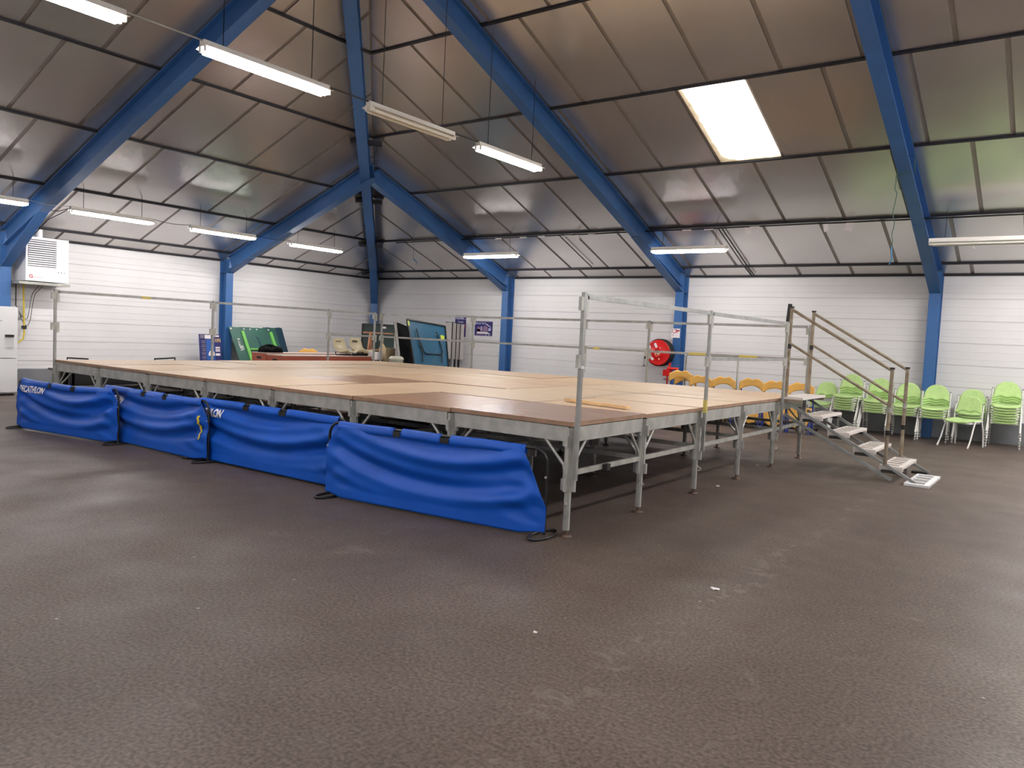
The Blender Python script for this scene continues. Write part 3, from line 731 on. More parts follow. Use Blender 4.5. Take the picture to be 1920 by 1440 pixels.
# red brown gym boxes behind the stage
def gym(x0, x1, y0, y1, z, label):
    r = thing('gym_box', ((x0+x1)/2, (y0+y1)/2, 0), label, 'gym box', 'red brown gym boxes')
    t = .02
    MB().box((x0, y0, .02), (x1, y1, z-.015)).build('body', BRICKR, r)
    MB().box((x0-.01, y0-.01, z-.015), (x1+.01, y1+.01, z)).build('top', BOXTOP, r)
    xm = (x0+x1)/2; MB().box((xm-.07, y0-.004, z-.125), (xm+.07, y0+.01, z-.08)).build('hand_hole', BLACK, r)
    ym = y0 + .25; MB().box((x1-.01, ym, z-.125), (x1+.004, ym+.5, z-.10)).build('hand_hole', BLACK, r)
    for zz in (.32, .63): MB().box((x0-.003, y0-.003, zz), (x1+.003, y1+.003, zz+.008)).build('tier_joint', DARK, r)
    for y in (y0+.05, y1-.05): MB().box((x0+.03, y-.04, 0), (x1-.03, y+.04, .02)).build('foot', DARK, r)
gym(-10.60, -10.125, 4.68, 6.9, .955, 'red brown gym box with hand hole, standing behind its twin, under the black garment')
gym(-10.10, -9.60, 4.68, 7.3, .93, 'long red brown gym box carrying the beige shell seats')
# black garment
b = MB(); gx, gy, gz = -10.36, 4.95, .955
def gar(u, v):
    a_ = 2*PI*u; r_ = .30*math.sin(PI*v*.5 + .001)
    hh = .12*math.cos(PI*v*.5)**.6 * (1 + .25*math.sin(3*a_) + .15*math.sin(7*a_+2*v))
    return (gx + r_*.7*math.cos(a_), gy + r_*math.sin(a_)*.9, gz + .004 + max(0, hh))
MB().grid(gar, 24, 8).build('garment', mat('black_cloth', (14, 14, 16), .95, spec=.1), label='crumpled black garment lying on the red brown gym boxes', cat='clothing')
# beige shell seats
def shell(label, x, y, z, rz):
    r = thing('shell_seat', (x, y, z), label, 'seat', 'beige shell seats', rz)
    def fn(u, v):
        s_ = (u-.5)*2
        # v 0..1 from front edge of seat to the top of the back, local +y is forward
        if v < .45: t = v/.45; yy = .22 - .36*t; zz = .075 - .035*math.sin(PI*t)
        else: t = (v-.45)/.55; yy = -.14 - .10*t - .03*math.sin(PI*t); zz = .075 + .29*t
        w_ = .21 - .03*abs(v-.4)*1.2 - (.05*max(0, (v-.9)/.1)) 
        curl = .055*abs(s_)**3*(1 - .3*v)
        return (s_*w_, yy + (curl*.9 if v > .45 else 0), zz + (curl if v <= .5 else 0))
    MB().grid(fn, 12, 18, .012).build('shell', CREAM, r, rel=True)
    MB().box((-.08, -.262, .285), (.08, -.212, .308)).build('grip_slot', mat('slot_dark', (96, 88, 70), .6), r, rel=True)
    for s_ in (-.17, .17): MB().tube([(s_, .17, .06), (s_, .16, .0), (s_, -.12, .0), (s_, -.14, .07)], .014, 6).build('base_bar', BLACK, r, rel=True)
    MB().box((-.17, -.02, .0), (.17, .02, .03)).build('base_bar', BLACK, r, rel=True)
shell('beige plastic shell seat nearer the black garment on the gym box', -9.92, 6.58, .93, -1.45)
shell('beige plastic shell seat nearer the corner, topmost of two', -9.92, 7.05, .955, -1.45)
shell('beige plastic shell seat underneath the one nearer the corner', -9.92, 7.07, .93, -1.45)
# dark green board with wooden stand
gb = thing('chalk_board', (-11.2, 8.9, 0), 'dark green board with black frame and white label by the corner post', 'board')
dirb = (at(760, 0, 1, 9) - CAM); 
p0 = at(680, 608, 1, 8.6); p1 = at(740, 611, 1, 9.1)
p0z, p1z = 1.66, 1.66
def brd(p, q, ztop, zbot, m, par, th=.03, tilt=.06, nm='panel'):
    p = Vector(p); q = Vector(q); d_ = (q-p); d_.z = 0; d_.normalize(); n_ = Vector((d_.y, -d_.x, 0))
    P0 = Vector((p.x, p.y, zbot)) + n_*tilt; P1 = Vector((q.x, q.y, zbot)) + n_*tilt
    return MB().prism([P0, P1, Vector((q.x, q.y, q.z if ztop is None else ztop)), Vector((p.x, p.y, p.z if ztop is None else ztop))], -n_*th).build(nm, m, par), n_, d_
pg, nb_, db_ = brd(p0, p1, 1.655, .15, mat('chalk_green', (18, 44, 42), .4), gb)
for a_, c_ in (((p0.x, p0.y, 1.655), (p1.x, p1.y, 1.655)),): MB().bar(Vector(a_) + nb_*.01, Vector(c_) + nb_*.01, .05, .03).build('frame', BLACK, gb)
MB().bar(Vector((p0.x, p0.y, .15)) + nb_*.06, Vector((p0.x, p0.y, 1.655)), .04, .04).build('frame', BLACK, gb)
lp = p0.lerp(p1, .66); MB().bar(Vector((lp.x, lp.y, 1.585)) + nb_*.012 - db_*.06, Vector((lp.x, lp.y, 1.585)) + nb_*.012 + db_*.06, .004, .05).build('label_plate', PAPER, gb)
es = thing('wooden_stand', (-10.2, 8.2, 0), 'orange brown wooden frame stand in front of the dark green board', 'stand')
z_ = lambda x, y, yy: at(x, y, 1, yy)
MB().bar(z_(682, 623, 8.35), z_(737, 626, 8.35), .05, .035).build('rail', WOODO, es)
MB().bar(z_(694, 626, 8.3), z_(690, 657, 8.0), .05, .03, (0, 1, 0)).build('strut', WOODO, es)
b_ = z_(696, 626, 8.3); MB().bar(b_, Vector((b_.x+.08, b_.y, .02)), .04, .03, (0, 1, 0)).build('post', WOODO, es)
MB().bar(z_(690, 655, 8.0), z_(739, 658, 8.0), .05, .035).build('rail', WOODO, es)
b_ = z_(738, 658, 8.0); MB().bar(b_, Vector((b_.x+.06, b_.y, .02)), .04, .03, (0, 1, 0)).build('post', WOODO, es)
# carton, white box, pale tub
ct = thing('cardboard_carton', (-9.3, 7.5, .7), 'open tan carton standing behind the stage corner', 'carton')
c0 = at(720, 657, 1, 7.4)
b = MB(); b.box((c0.x-.06, 7.3, .5), (c0.x+.16, 7.6, 1.12)); b.build('body', mat('carton_tan', (204, 184, 146), .7), ct)
MB().prism([(c0.x+.16, 7.3, 1.12), (c0.x+.05, 7.3, 1.24), (c0.x-.06, 7.3, 1.12)], (0, .01, 0)).build('flap', mat('carton_tan', (204, 184, 146), .7), ct)
MB().box((c0.x-.06, 7.3, 0), (c0.x+.16, 7.6, .5)).build('carton_below', mat('carton_tan', (204, 184, 146), .7), ct)
c1 = at(706, 668, 1, 7.15)
MB().box((c1.x-.17, 7.05, .86), (c1.x+.13, 7.2, 1.03)).build('white_box', PAPER, label='small white box at the end of the gym box', cat='box')
MB().box((c1.x-.18, 7.03, .0), (c1.x+.14, 7.22, .86)).build('grey_crate', DARK, label='dark crate under the small white box', cat='crate')
c2 = at(745, 673, 1, 7.0)
MB().lathe([(.15, -.85), (.15, .0), (.165, .01), (.15, .05), (.11, .075), (0, .08)], (c2.x-.03, 7.0, c2.z-.02), 'z', 28).build('plastic_tub', mat('pale_tub', (206, 206, 186), .4), label='upturned pale plastic tub behind the stage corner', cat='tub')
# black and blue table halves
def tabhalf(pts, m, label, nm, th=.03):
    P_ = [Vector(p) for p in pts]; n_ = (P_[1]-P_[0]).cross(P_[3]-P_[0]).normalized()
    if n_.dot(CAM - P_[0]) < 0: n_ = -n_
    base = sum(P_, Vector())/4; base.z = 0
    r = thing('table_tennis_half', base, label, 'table top', 'upright table halves')
    MB().prism(P_, -n_*th).build(nm, m, r)
    return r, P_, n_
def down(p, t, z=.12):     # continue a leaning edge to the ground
    p = Vector(p); t = Vector(t); k = (p.z - z)/(p.z - t.z); return p + (t-p)*k
tl = at(740, 603, 1, 7.3); tr = at(775, 617, 1, 8.5); bl = at(747, 667, 1, 7.2); br = at(777, 667, 1, 8.4)
rb, P_, n_ = tabhalf([tl, tr, down(tr, br), down(tl, bl)], mat('matt_black', (10, 10, 12), .8, spec=.15), 'black upright table half with a grey edge beside the blue one', 'top')
MB().bar(P_[0] + n_*.01, P_[3] + n_*.01, .035, .05, n_).build('edge_strip', STEEL, rb)
MB().bar(P_[0] + n_*.01, P_[1] + n_*.01, .02, .03, n_).build('edge_strip', STEEL2, rb)
tl = at(763, 599, 1, 7.6); tr = at(834, 612, 1, 8.9); bl = at(774, 669, 1, 7.5); br = at(839, 671, 1, 8.8)
rb, P_, n_ = tabhalf([tl, tr, down(tr, br), down(tl, bl)], TTBLUE, 'blue upright folded table half with a yellow sticker', 'top')
MB().bar(P_[0] + n_*.0, P_[1] + n_*.0, .03, .05, n_).build('edge_strip', BLACK, rb)
MB().bar(P_[1] + n_*.0, P_[2] + n_*.0, .03, .04, n_).build('edge_strip', BLACK, rb)
MB().bar(P_[0] + n_*.0, P_[3] + n_*.0, .03, .04, n_).build('edge_strip', DARK, rb)
def on4(u, v, e=.045): 
    a_ = P_[0].lerp(P_[1], u); c_ = P_[3].lerp(P_[2], u); return a_.lerp(c_, v) + n_*e
MB().tube([on4(.17, .12), on4(.21, .25), on4(.235, .42)], .012, 6).build('leg_stay', DARK, rb)
MB().tube([on4(.20, .36), on4(.235, .30), on4(.26, .36), on4(.29, .42), on4(.36, .445), on4(.80, .445), on4(.83, .40), on4(.79, .30), on4(.70, .12)], .014, 6).build('folding_leg', BLACK, rb)
MB().tube([on4(.235, .42), on4(.22, .56)], .012, 6).build('leg_stay', DARK, rb); MB().tube([on4(.80, .42), on4(.78, .56)], .012, 6).build('leg_stay', DARK, rb)
MB().bar(on4(.71, .14, .012), on4(.715, .22, .012), .05, .01, n_).build('bracket', STEEL, rb)
MB().bar(on4(.735, .34, .012), on4(.735, .39, .012), .05, .01, n_).build('bracket', STEEL, rb)
MB().bar(on4(.865, .155, .04), on4(.865, .215, .04), .13, .006, n_).build('sticker', mat('sticker_yellow', (208, 220, 70), .5), rb)
MB().bar(on4(.01, .02, .02), on4(.01, .085, .02), .045, .01, n_).build('corner_mark', mat('sticker_yellow', (208, 220, 70), .5), rb)
# white folding tables stacked on edge against the right wall
for i, (xa, xb, yy, nm) in enumerate(((835, 847, 11.02, 'white folding table on edge half hidden by the blue table half'), (846, 855, 11.10, 'white folding table on edge in the middle of the three'), (853, 862, 11.20, 'white folding table on edge nearest the posters'))):
    a_ = at(xa, 605, 1, yy); c_ = at(xb, 605, 1, yy)
    r = thing('folding_table', ((a_.x+c_.x)/2, yy, 0), nm, 'table', 'white folding tables on edge')
    MB().box((a_.x, yy, .82), (c_.x, yy+.2, 1.80 - .01*i)).build('top', mat('table_white', (196, 192, 186), .45), r)
    b = MB(); b.tube([(c_.x+.015, yy+.02, .05), (c_.x+.015, yy+.02, 1.82), (a_.x-.0, yy+.02, 1.82)], .013, 6); b.build('folding_leg', DARK, r)
    MB().bar(((a_.x+c_.x)/2, yy+.1, 0), ((a_.x+c_.x)/2, yy+.1, .82), .03, .03).build('leg', DARK, r)
# posters on the right wall
def poster(x0, x1, z0, z1, label, items):
    r = thing('wall_poster', ((x0+x1)/2, YR-.006, (z0+z1)/2), label, 'poster', 'navy event posters')
    MB().box((x0, YR-.008, z0), (x1, YR-.002, z1)).build('sheet', mat('poster_navy', (34, 30, 104), .5), r)
    for poly, m in items:
        MB().add([(x0 + (x1-x0)*u, YR-.0095, z0 + (z1-z0)*v) for u, v in poly], [tuple(range(len(poly)))]).build('print', m, r)
    return r
PK = mat('poster_pink', (206, 66, 96), .5); PLV = mat('poster_lavender', (206, 206, 238), .5); PMV = mat('poster_mauve', (150, 120, 150), .5)
def rc(a, b_, c, d_): return [(a, b_), (c, b_), (c, d_), (a, d_)]
pr_ = poster(-11.02, -10.63, 1.44, 2.03, 'narrow navy poster partly behind the white folding tables', [([(.52, .58), (.95, .60), (.92, .42), (.80, .25), (.62, .25), (.66, .40)], PK), ([(.5, .62), (.56, .62), (.78, .40), (.72, .38)], PLV), ([(.48, .05), (.88, .05), (.88, .08), (.48, .08)], PMV), ([(.9, .82), (1, .84), (1, .80), (.6, .86), (.6, .89)], PLV)])
lettering('Nouvelle', .10, lambda x, y: (-11.0+x, YR-.0105, 1.92+y), PLV, pr_, squeeze=.8, bold=.002); lettering('Cession', .09, lambda x, y: (-10.93+x, YR-.0105, 1.82+y), PLV, pr_, squeeze=.75, bold=.002)
pr_ = poster(-10.31, -9.70, 1.50, 1.885, 'wide navy poster with a pale house drawing beside the blue column', [(rc(.14, .30, .35, .60), PMV), (rc(.14, .28, .32, .46), PK), (rc(.36, .32, .42, .66), PLV), ([(.46, .3), (.74, .3), (.74, .58), (.66, .68), (.54, .68), (.46, .58)], PMV), ([(.10, .13), (.92, .13), (.70, .27), (.16, .27)], PAPER), (rc(.78, .34, .92, .54), PLV), ([(.6, .80), (.66, .86), (.92, .62), (.90, .58)], PLV), (rc(.06, .05, .52, .08), PMV), (rc(.60, .04, .70, .08), PLV), (rc(.78, .04, .88, .08), PLV), ([(.84, .30), (.94, .24), (.92, .44)], mat('poster_navy', (34, 30, 104), .5))])
lettering('Marché Noël', .075, lambda x, y: (-10.27+x, YR-.0105, 1.81+y*1.0), PLV, pr_, squeeze=.85, bold=.002)
# hose reel
hr = thing('hose_reel', (-4.56, 11.4, 1.31), 'red fire hose reel with black hose beside the blue column', 'hose reel')
cx, cz = -4.57, 1.31; yf = 10.98
MB().lathe([(0, 0), (.05, 0), (.06, .012), (.10, .012), (.12, 0), (.26, -.01), (.285, -.004), (.29, -.02), (.12, -.02)], (cx, yf, cz), 'y', 36).build('front_disc', RED, hr)
MB().lathe([(.12, 0), (.29, 0), (.29, .012), (.12, .012)], (cx, yf+.24, cz), 'y', 36).build('rear_disc', RED, hr)
b = MB()
for k in range(5):
    b.tube([(cx + .285*math.cos(t), yf+.035+.045*k, cz + .285*math.sin(t)) for t in [2*PI*i/32 for i in range(32)]], .024, 7, closed=True)
b.build('hose', RUBBER, hr)
MB().tube([(cx-.28, yf+.05, cz+.05), (cx-.315, yf+.02, cz-.08), (cx-.32, yf, cz-.16)], .019, 7).build('hose_end', RUBBER, hr)
MB().tube([(cx-.32, yf, cz-.15), (cx-.325, yf, cz-.29)], .016, 8).build('nozzle', STEEL, hr)
MB().tube([(cx-.35, yf, cz-.31), (cx-.325, yf, cz-.29), (cx-.285, yf, cz-.32), (cx-.34, yf, cz-.325)], .010, 6).build('nozzle_lever', DARK, hr)
HUB = mat('hub_cream', (222, 190, 160), .4)
MB().lathe([(0, -.006), (.07, -.006), (.075, .012)], (cx+.01, yf-.012, cz-.02), 'y', 20).build('hub', HUB, hr)
MB().tube([(cx-.01, yf-.03, cz-.03), (cx-.01, yf-.012, cz-.03)], .014, 8).build('hub_bolt', RUSTY, hr)
def stick(u, v, wd, hg, rot, nm='sticker', m=PAPER):
    c_, s_ = math.cos(rot), math.sin(rot)
    MB().prism([(cx+u + x*c_ - z*s_, yf-.012, cz+v + x*s_ + z*c_) for x, z in ((-wd/2, -hg/2), (wd/2, -hg/2), (wd/2, hg/2), (-wd/2, hg/2))], (0, .006, 0)).build(nm, m, hr)
stick(-.055, .16, .055, .11, .5); stick(-.14, -.13, .055, .11, .9); stick(-.2, .11, .05, .08, .3); stick(.04, -.14, .03, .04, .2, 'sticker', HUB); stick(.05, .11, .03, .015, -.2)
MB().box((cx-.03, yf+.26, cz-.16), (cx+.03, YR-.01, cz+.16)).build('wall_bracket', RED, hr)
fv = thing('fire_valve', (-4.25, 11.2, .7), 'red fire valve and pipe below the hose reel', 'valve')
MB().box((-4.42, 10.98, .80), (-4.27, 11.12, .94)).build('valve_body', RED, fv)
MB().tube([(-4.30, 11.05, .9), (-4.30, 11.05, 1.10)], .025, 8).build('pipe', RED, fv)
MB().tube([(-4.34, 11.0, .97), (-4.10, 11.1, .97)], .03, 8).build('pipe', RED, fv)
MB().lathe([(.0, 0), (.06, 0), (.06, .02), (0, .02)], (-4.34, 11.0, .72), 'z', 14).build('hand_wheel', mat('wheel_red', (150, 30, 26), .4), fv)
MB().tube([(-4.34, 11.05, 0), (-4.34, 11.05, .85)], .02, 8).build('pipe', RED, fv)
nt_ = thing('paper_notice', (-4.2, 11.2, 1.75), 'white sheet with red print taped on the blue column', 'notice')
nx0, nx1, nz0, nz1, ny = -4.38, -4.17, 1.66, 1.865, 11.212
MB().box((nx0, ny-.003, nz0), (nx1, ny, nz1)).build('sheet', PAPER, nt_)
NR = mat('notice_red', (170, 26, 50), .5)
for u0, v0, u1, v1 in ((.45, .78, .62, .92), (.62, .70, .95, .86), (.2, .5, .5, .58), (.5, .58, .72, .70), (.08, .55, .14, .92), (.08, .9, .45, .93)):
    MB().box((nx0+(nx1-nx0)*u0, ny-.0045, nz0+(nz1-nz0)*v0), (nx0+(nx1-nx0)*u1, ny-.0025, nz0+(nz1-nz0)*v1)).build('print', NR, nt_)
MB().box((nx0+.04, ny-.0045, nz0+.05), (nx0+.06, ny-.0025, nz0+.075)).build('print', PB_G, nt_)

# ------------------------------------------------------------------ folded plywood chairs on a trolley
def make_fold(label):
    r = thing('folding_chair', (0, 0, 0), label, 'chair', 'folded plywood chairs')
    def back(u, v):
        x = (u-.5)*.46; e = 1-abs(2*u-1)
        top = .945 - .075*(abs(2*u-1))**2.6 - .02*math.cos(PI*4.4*(u-.5))*math.exp(-((u-.5)/.28)**2) - .018
        bot = .685 + .105*(1-(2*u-1)**2)
        z = bot + (top-bot)*v
        return (x, -.03 - .05*(1-(2*u-1)**2)*-1 - .05, z)
    MB().grid(back, 22, 6, .014).build('backrest', ORANGE, r, rel=True)
    def seat(u, v):
        zz = .08 + .40*v; 
        wv = .20*math.sqrt(max(0.0, 1-((1-v)**2.2))) if v < 1 else .2
        wv = .02 + wv*.98
        return ((u-.5)*2*wv, -.055 - .012*math.cos(PI*(u-.5)), zz)
    MB().grid(seat, 14, 14, .014).build('seat', ORANGE, r, rel=True)
    for s in (-1, 1):
        MB().tube([(s*.215, .04, .0), (s*.215, .0, .45), (s*.205, -.02, .80)], .0125, 7).build('frame_leg', CHAIRBLUE, r, rel=True)
        MB().tube([(s*.19, -.08, .0), (s*.19, -.03, .5)], .0115, 7).build('front_leg', CHAIRBLUE, r, rel=True)
    b = MB(); b.tube([(-.215, .01, .16), (.215, .01, .16)], .010, 6); b.build('stretcher', CHAIRBLUE, r, rel=True)
    return r
fc0 = make_fold('x'); first = True
spots = [(-3.30, 9.42, .075, 'folded orange plywood chair below the hose reel, raised on the pair'), (-3.27, 9.62, -.0, 'folded orange plywood chair behind the raised one below the hose reel'), (-2.87, 9.42, 0, 'folded orange plywood chair, second in the row from the hose reel'), (-2.40, 9.42, .01, 'folded orange plywood chair in front of the grey trolley upright'), (-1.86, 9.42, .015, 'folded orange plywood chair, fourth in the row from the hose reel'), (-1.42, 9.42, 0, 'folded orange plywood chair, fifth in the row from the hose reel'), (-.95, 9.42, -.01, 'folded orange plywood chair next to the green chairs'), (-12.6, 7.75, .04, 'single orange plywood chair back behind the gym box')]
for x, y, dz, nm in spots:
    o = fc0 if first else copy_tree(fc0); first = False
    o.location = (x, y, max(0, dz)); o['label'] = nm
    o.rotation_euler = (-.05, 0, rnd.uniform(-.06, .06))
    if x < -10: o.rotation_euler = (-.05, 0, .8)
o = thing('chair_trolley', (-2.7, 9.7, 0), 'grey steel trolley hoop standing behind the orange chairs', 'trolley')
MB().tube([(-3.28, 9.58, .06), (-3.28, 9.58, 1.29), (-3.25, 9.58, 1.325), (-2.25, 9.58, 1.335), (-2.21, 9.58, 1.30), (-2.21, 9.58, .06)], .02, 8).build('hoop', STEEL2, o)
MB().bar((-3.5, 9.55, .08), (-.7, 9.55, .08), .05, .04).build('base_bar', DARK, o); MB().bar((-3.5, 9.75, .08), (-.7, 9.75, .08), .05, .04).build('base_bar', DARK, o)
for x in (-3.45, -.75): MB().bar((x, 9.5, .08), (x, 9.8, .08), .04, .04).build('base_bar', DARK, o)
for x in (-3.45, -.75):
    for y in (9.55, 9.75): MB().lathe([(0, -.015), (.03, -.015), (.03, .015), (0, .015)], (x, y, .03), 'y', 12).build('caster', RUBBER, o)

# ------------------------------------------------------------------ green stacking chairs
def make_green():
    r = thing('stacking_chair', (0, 0, 0), 'x', 'chair', 'green stacking chairs')
    def back(u, v):
        s_ = 2*u-1; x = s_*.215
        top = .60 + .27*math.sqrt(max(0., 1-abs(s_)**2.4)); bot = .60 - .014*math.cos(PI*s_*2.2)*(1 if abs(s_) < 1 else 0) - .0
        z = bot + (top-bot)*v
        return (x, .20 + .05*v - .035*(1-s_*s_)*-1 - .03, z)
    MB().grid(back, 20, 8, .028).build('backrest', GREEN, r, rel=True)
    def seat(u, v):
        s_ = 2*u-1; y = -.24 + .44*v
        wv = .215*(1 - .25*max(0, (.22-v)/.22)**2) 
        return (s_*wv, y, .462 + .012*s_*s_ + .015*v*v - .03*max(0, (.12-v)/.12)**2)
    MB().grid(seat, 14, 12, .022).build('seat', GREEN, r, rel=True)
    MB().box((-.205, -.215, .412), (.205, .185, .441)).build('seat_pan', GREENLEG, r, rel=True)
    for s in (-1, 1):
        MB().tube([(s*.232, -.06, .45), (s*.235, -.12, .34), (s*.24, -.20, .16), (s*.245, -.30, .012)], .0125, 7).build('front_leg', GREENLEG, r, rel=True)
        MB().tube([(s*.228, .30, .012), (s*.226, .27, .25), (s*.225, .19, .47), (s*.222, .20, .60), (s*.222, .225, .74)], .0125, 7).build('rear_leg', GREENLEG, r, rel=True)
        MB().tube([(s*.228, -.07, .448), (s*.226, .19, .452)], .0125, 7).build('side_rail', GREENLEG, r, rel=True)
        
        for e0, e1 in (((s*.245, -.30, .0), (s*.245, -.295, .02)), ((s*.228, .30, .0), (s*.228, .30, .02)), ((s*.222, .225, .735), (s*.222, .228, .75))):
            MB().tube([e0, e1], .0155, 7).build('end_cap', mat('grey_cap', (120, 120, 118), .5), r, rel=True)
    return r
g0 = make_green(); first = True
ORD = ['bottom', 'second from bottom', 'third from bottom', 'fourth from bottom', 'fifth from bottom', 'sixth from bottom', 'seventh from bottom']
stacks = [(-.95, 10.95, 2, .045, -.05, 'stack nearest the orange chairs', .10), (-.47, 10.85, 6, .046, -.10, 'tall stack behind the handrail', -.04), (.05, 10.85, 5, .046, -.05, 'stack right of the tall handrail stack', -.02), (.56, 10.80, 4, .046, .05, 'stack just before the blue column', 0), (1.03, 10.72, 4, .046, .04, 'stack just past the blue column', 0), (1.58, 10.95, 3, .046, .02, 'short stack behind the single green chair', 0), (2.10, 10.90, 7, .045, .03, 'tallest stack at the picture edge', 0)]
for x, y, n, pitch, rz, nm, lift in stacks:
    for k in range(n):
        o = g0 if first else copy_tree(g0); first = False
        o.location = (x + rnd.uniform(-.005, .005), y - .012*k, pitch*k); o.rotation_euler = (0, 0, rz + rnd.uniform(-.015, .015))
        o['label'] = 'green stacking chair, %s in the %s' % ('topmost' if k == n-1 else ORD[k], nm)
o = copy_tree(g0); o.location = (1.54, 10.15, 0); o.rotation_euler = (0, 0, -.32); o['label'] = 'single green chair with white legs standing in front of the stacks'

# ------------------------------------------------------------------ bits under and behind the stage, cords
bt = thing('folded_table', (-10.6, 2.1, 0), 'black table with a pale edge standing behind the far end of the stage', 'table')
MB().box((-11.1, 1.0, .58), (-10.3, 3.3, .61)).build('table_top', BLACK, bt)
MB().box((-10.3, 1.0, .585), (-10.285, 3.3, .605)).build('edge_strip', STEEL, bt)
MB().box((-11.05, 1.05, .08), (-11.0, 3.25, .58)).build('side_panel', BLACK, bt); MB().box((-10.40, 1.02, .08), (-10.36, 3.28, .58)).build('side_panel', BLACK, bt)
for y in (1.08, 3.2):
    for x in (-11.05, -10.38): MB().bar((x, y, 0), (x, y, .58), .04, .04).build('leg', DARK, bt)
# black tube handles that peek over the deck edge
for (xa, ya, xb, yb, nm) in ((126, 671, 165, 673, 'black bent handle peeking over the deck near the heater side'), (290, 673, 328, 671, 'black flat bar peeking over the deck below the white wall')):
    a_ = at(xa, ya, 0, -10.45); c_ = at(xb, yb, 0, -10.45)
    MB().tube([(a_.x, a_.y, .62), a_, c_, (c_.x, c_.y, .62)], .016, 6).build('push_handle', BLACK, label=nm, cat='handle')
gr = MB().prism([(-10.9, 1.3, .615), (-10.9, 3.0, .615), (-10.9, 2.9, .70), (-10.9, 1.35, .71)], (.03, 0, 0)).build('green_board', mat('mint_board', (60, 150, 112), .4), label='green board standing on the black table behind the stage', cat='board')
# wheeled black table undercarriages below / behind the deck
def under(x, y, rz, label):
    r = thing('table_undercarriage', (x, y, 0), label, 'trolley', 'black table undercarriages', rz)
    b = MB()
    for s in (-.5, .5):
        MB().tube([(s, -.45, .10), (s, -.45, .55), (s, -.3, .64), (s, .3, .64), (s, .45, .55), (s, .45, .10)], .02, 7).build('side_frame', BLACK, r, rel=True)
        for y_ in (-.45, .45): MB().lathe([(0, -.02), (.06, -.02), (.06, .02), (0, .02)], (s, y_, .06), 'x', 14).build('caster', RUBBER, r, rel=True)
    MB().bar((-.5, 0, .64), (.5, 0, .64), .05, .04).build('cross_bar', BLACK, r, rel=True); MB().bar((-.5, -.45, .2), (.5, -.45, .2), .04, .04).build('cross_bar', BLACK, r, rel=True); MB().bar((-.5, .45, .2), (.5, .45, .2), .04, .04).build('cross_bar', BLACK, r, rel=True)
    MB().box((-.48, -.4, .22), (.48, .4, .27)).build('shelf', DARK, r, rel=True)
under(-9.25, 3.3, .2, 'black wheeled undercarriage in front of the red gym boxes, below the deck edge')
under(-7.3, 2.4, 1.2, 'black wheeled undercarriage stored under the far part of the stage')
under(-4.3, 3.1, .5, 'black wheeled undercarriage stored under the middle of the stage')
for i, (x, y, z) in enumerate(((-5.4, 3.1, .30), (-5.35, 3.15, .34), (-5.3, 3.1, .38))):
    MB().bar((x-.6, y-.05, z-.27), (x+.6, y+.08, z-.27), .5, .035).build('stage_panel_spare', mat('grey_board', (150, 152, 156), .5), label='grey spare board lying under the stage, %s of three' % ('lowest', 'middle', 'top')[i], cat='board', group='spare boards under the stage')
# cords
def wob(p, q, n=10, a=.015, seed=1):
    rg = random.Random(seed); p = Vector(p); q = Vector(q)
    return [p.lerp(q, k/n) + Vector((rg.uniform(-a, a), rg.uniform(-a, a), 0)) for k in range(n+1)]
s0 = thing('hanging_cord', (-10.3, 9.0, 3.5), 'thin grey cord with a blue knotted end hanging near the corner', 'cord')
pz = at(777, 400, 1, 9.0); qz = at(775, 484, 1, 9.0)
MB().tube(wob((pz.x, 9.0, 3.95), qz, 10, .006), .004, 5).build('cord', DARK, s0)
MB().tube([qz, qz + Vector((.06, 0, -.09)), qz + Vector((.03, 0, -.02)), qz + Vector((.13, 0, -.10)), qz + Vector((.10, 0, -.16))], .008, 5).build('knot', mat('twine_blue', (60, 120, 160), .6), s0)
s0 = thing('hanging_cord', (.75, 7.4, 3.0), 'green cord tied around the blue rafter, hanging above the steps', 'cord')
a_ = at(1682, 330, 0, .74); c_ = at(1671, 462, 0, .74)
MB().tube(wob(a_, c_, 12, .02, 4), .006, 5).build('cord', mat('cord_green', (40, 80, 70), .6), s0)
MB().tube([a_, a_ + Vector((-.0, .30, -.14))], .006, 5).build('loose_end', mat('cord_green', (40, 80, 70), .6), s0)
MB().tube([a_ + Vector((0, 0, .0)), a_ + Vector((.12, -.05, .03)), a_ + Vector((.23, 0, .0)), a_ + Vector((.23, -.1, .25)), a_ + Vector((.0, 0, .30)), a_], .008, 5).build('loop', mat('cord_green', (40, 80, 70), .6), s0)
MB().tube([c_, c_ + Vector((-.0, .05, -.10)), c_ + Vector((.03, -.04, -.2)), c_ + Vector((-.02, .04, -.25))], .011, 5).build('knot', mat('twine_blue', (60, 120, 160), .6), s0)
d_ = D[2]
MB().tube(wob(roofR(-11.3, d_, -.06), roofR(2.6, d_, -.06), 40, .012, 9), .014, 6).build('ceiling_cable', BLACK, label='thick black cable run along the purlin on the chair side', cat='cable')
for k, x in enumerate((-8.0, -7.3, -6.8, -6.1, -5.5, -3.35, -2.9, -2.0)):
    p = roofR(x, d_, -.075)
    MB().box(p - Vector((.09, .014, .012)), p + Vector((.09, .014, .012))).build('cable_clip', PAPER, label='white clip strip on the black purlin cable, %s counted from the corner post' % ('first', 'second', 'third', 'fourth', 'fifth', 'sixth', 'seventh', 'eighth')[k], cat='clip', group='white clips on the purlin cable')
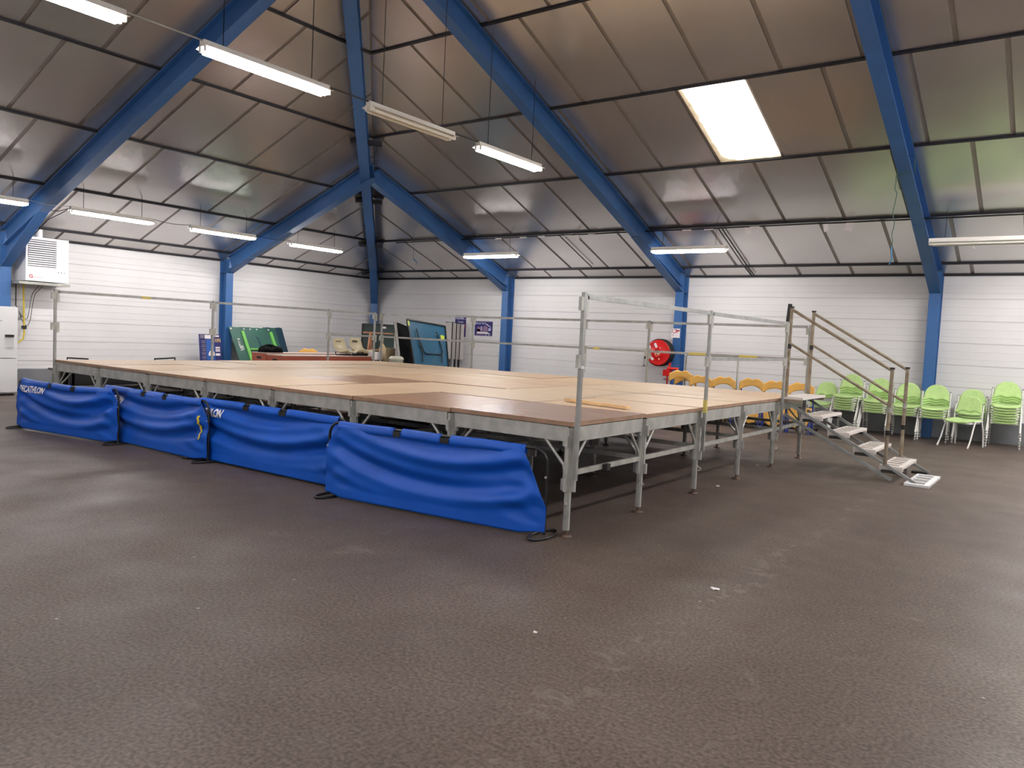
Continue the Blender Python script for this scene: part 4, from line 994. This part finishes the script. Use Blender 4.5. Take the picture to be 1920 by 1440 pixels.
for i, dx in enumerate((0, .07)):
    MB().tube([roofR(-2.72+dx, 2.1, -.05), roofR(-2.72+dx, .5, -.05), roofR(-2.70+dx, .12, -.05)], .012, 6).build('ceiling_cable', BLACK if i == 0 else DARK, label=('black' if i == 0 else 'grey') + ' cable running down the roof panels to the wall above the orange chairs', cat='cable')
    MB().tube([roofR(-6.35+dx*.0, 2.1, -.05), roofR(-6.35, .6, -.05)], .012, 6).build('ceiling_cable', BLACK, label='black cable running down the roof panels right of the posters', cat='cable') if i == 0 else None
for k, (x, s_) in enumerate(((-2.15, 1), (.05-.35, -1), (-.75, .6), (-5.9, .8))):
    p = roofR(x, D[2]+.0, -.09)
    MB().prism([p + Vector((-.05*s_, 0, .03)), p + Vector((.09*s_, 0, .02)), p + Vector((.12*s_, 0, -.10)), p + Vector((.0, 0, -.13))], (0, .004, 0)).build('paper_scrap', PAPER, label='torn white paper scrap hanging from the purlin, %s' % ('above the orange chairs', 'near the steps end', 'smallest near the steps', 'by the posters')[k], cat='paper scrap')
p = at(1831, 453, 1, 9.3)
MB().tube([p, p + Vector((-.03, 0, -.02)), p + Vector((-.035, 0, -.09)), p + Vector((-.015, 0, -.11))], .006, 5).build('plastic_hook', WHITE, label='small white hook hanging under the unlit lamp at the frame edge', cat='hook')
# litter on the floor
for k, (x, y, nm) in enumerate(((1340, 1105, 'crumpled pale paper bit on the open floor'), (1003, 1187, 'pale chip on the floor before the nearest barrier'), (1345, 912, 'white crumb trail near the second stage leg'), (1420, 873, 'white crumb under the stage edge'))):
    p = at(x, y, 2, 0)
    b = MB(); r_ = (.03, .012, .02, .018)[k]
    b.add([p + Vector((r_*math.cos(t)*(1+.4*math.sin(3*t)), r_*math.sin(t)*.7, .002 + .006*(i % 2))) for i, t in enumerate([2*PI*i/8 for i in range(8)])] + [p + Vector((0, 0, .012))], [(i, (i+1) % 8, 8) for i in range(8)] + [tuple(range(7, -1, -1))])
    b.build('litter', PAPER, label=nm, cat='litter')
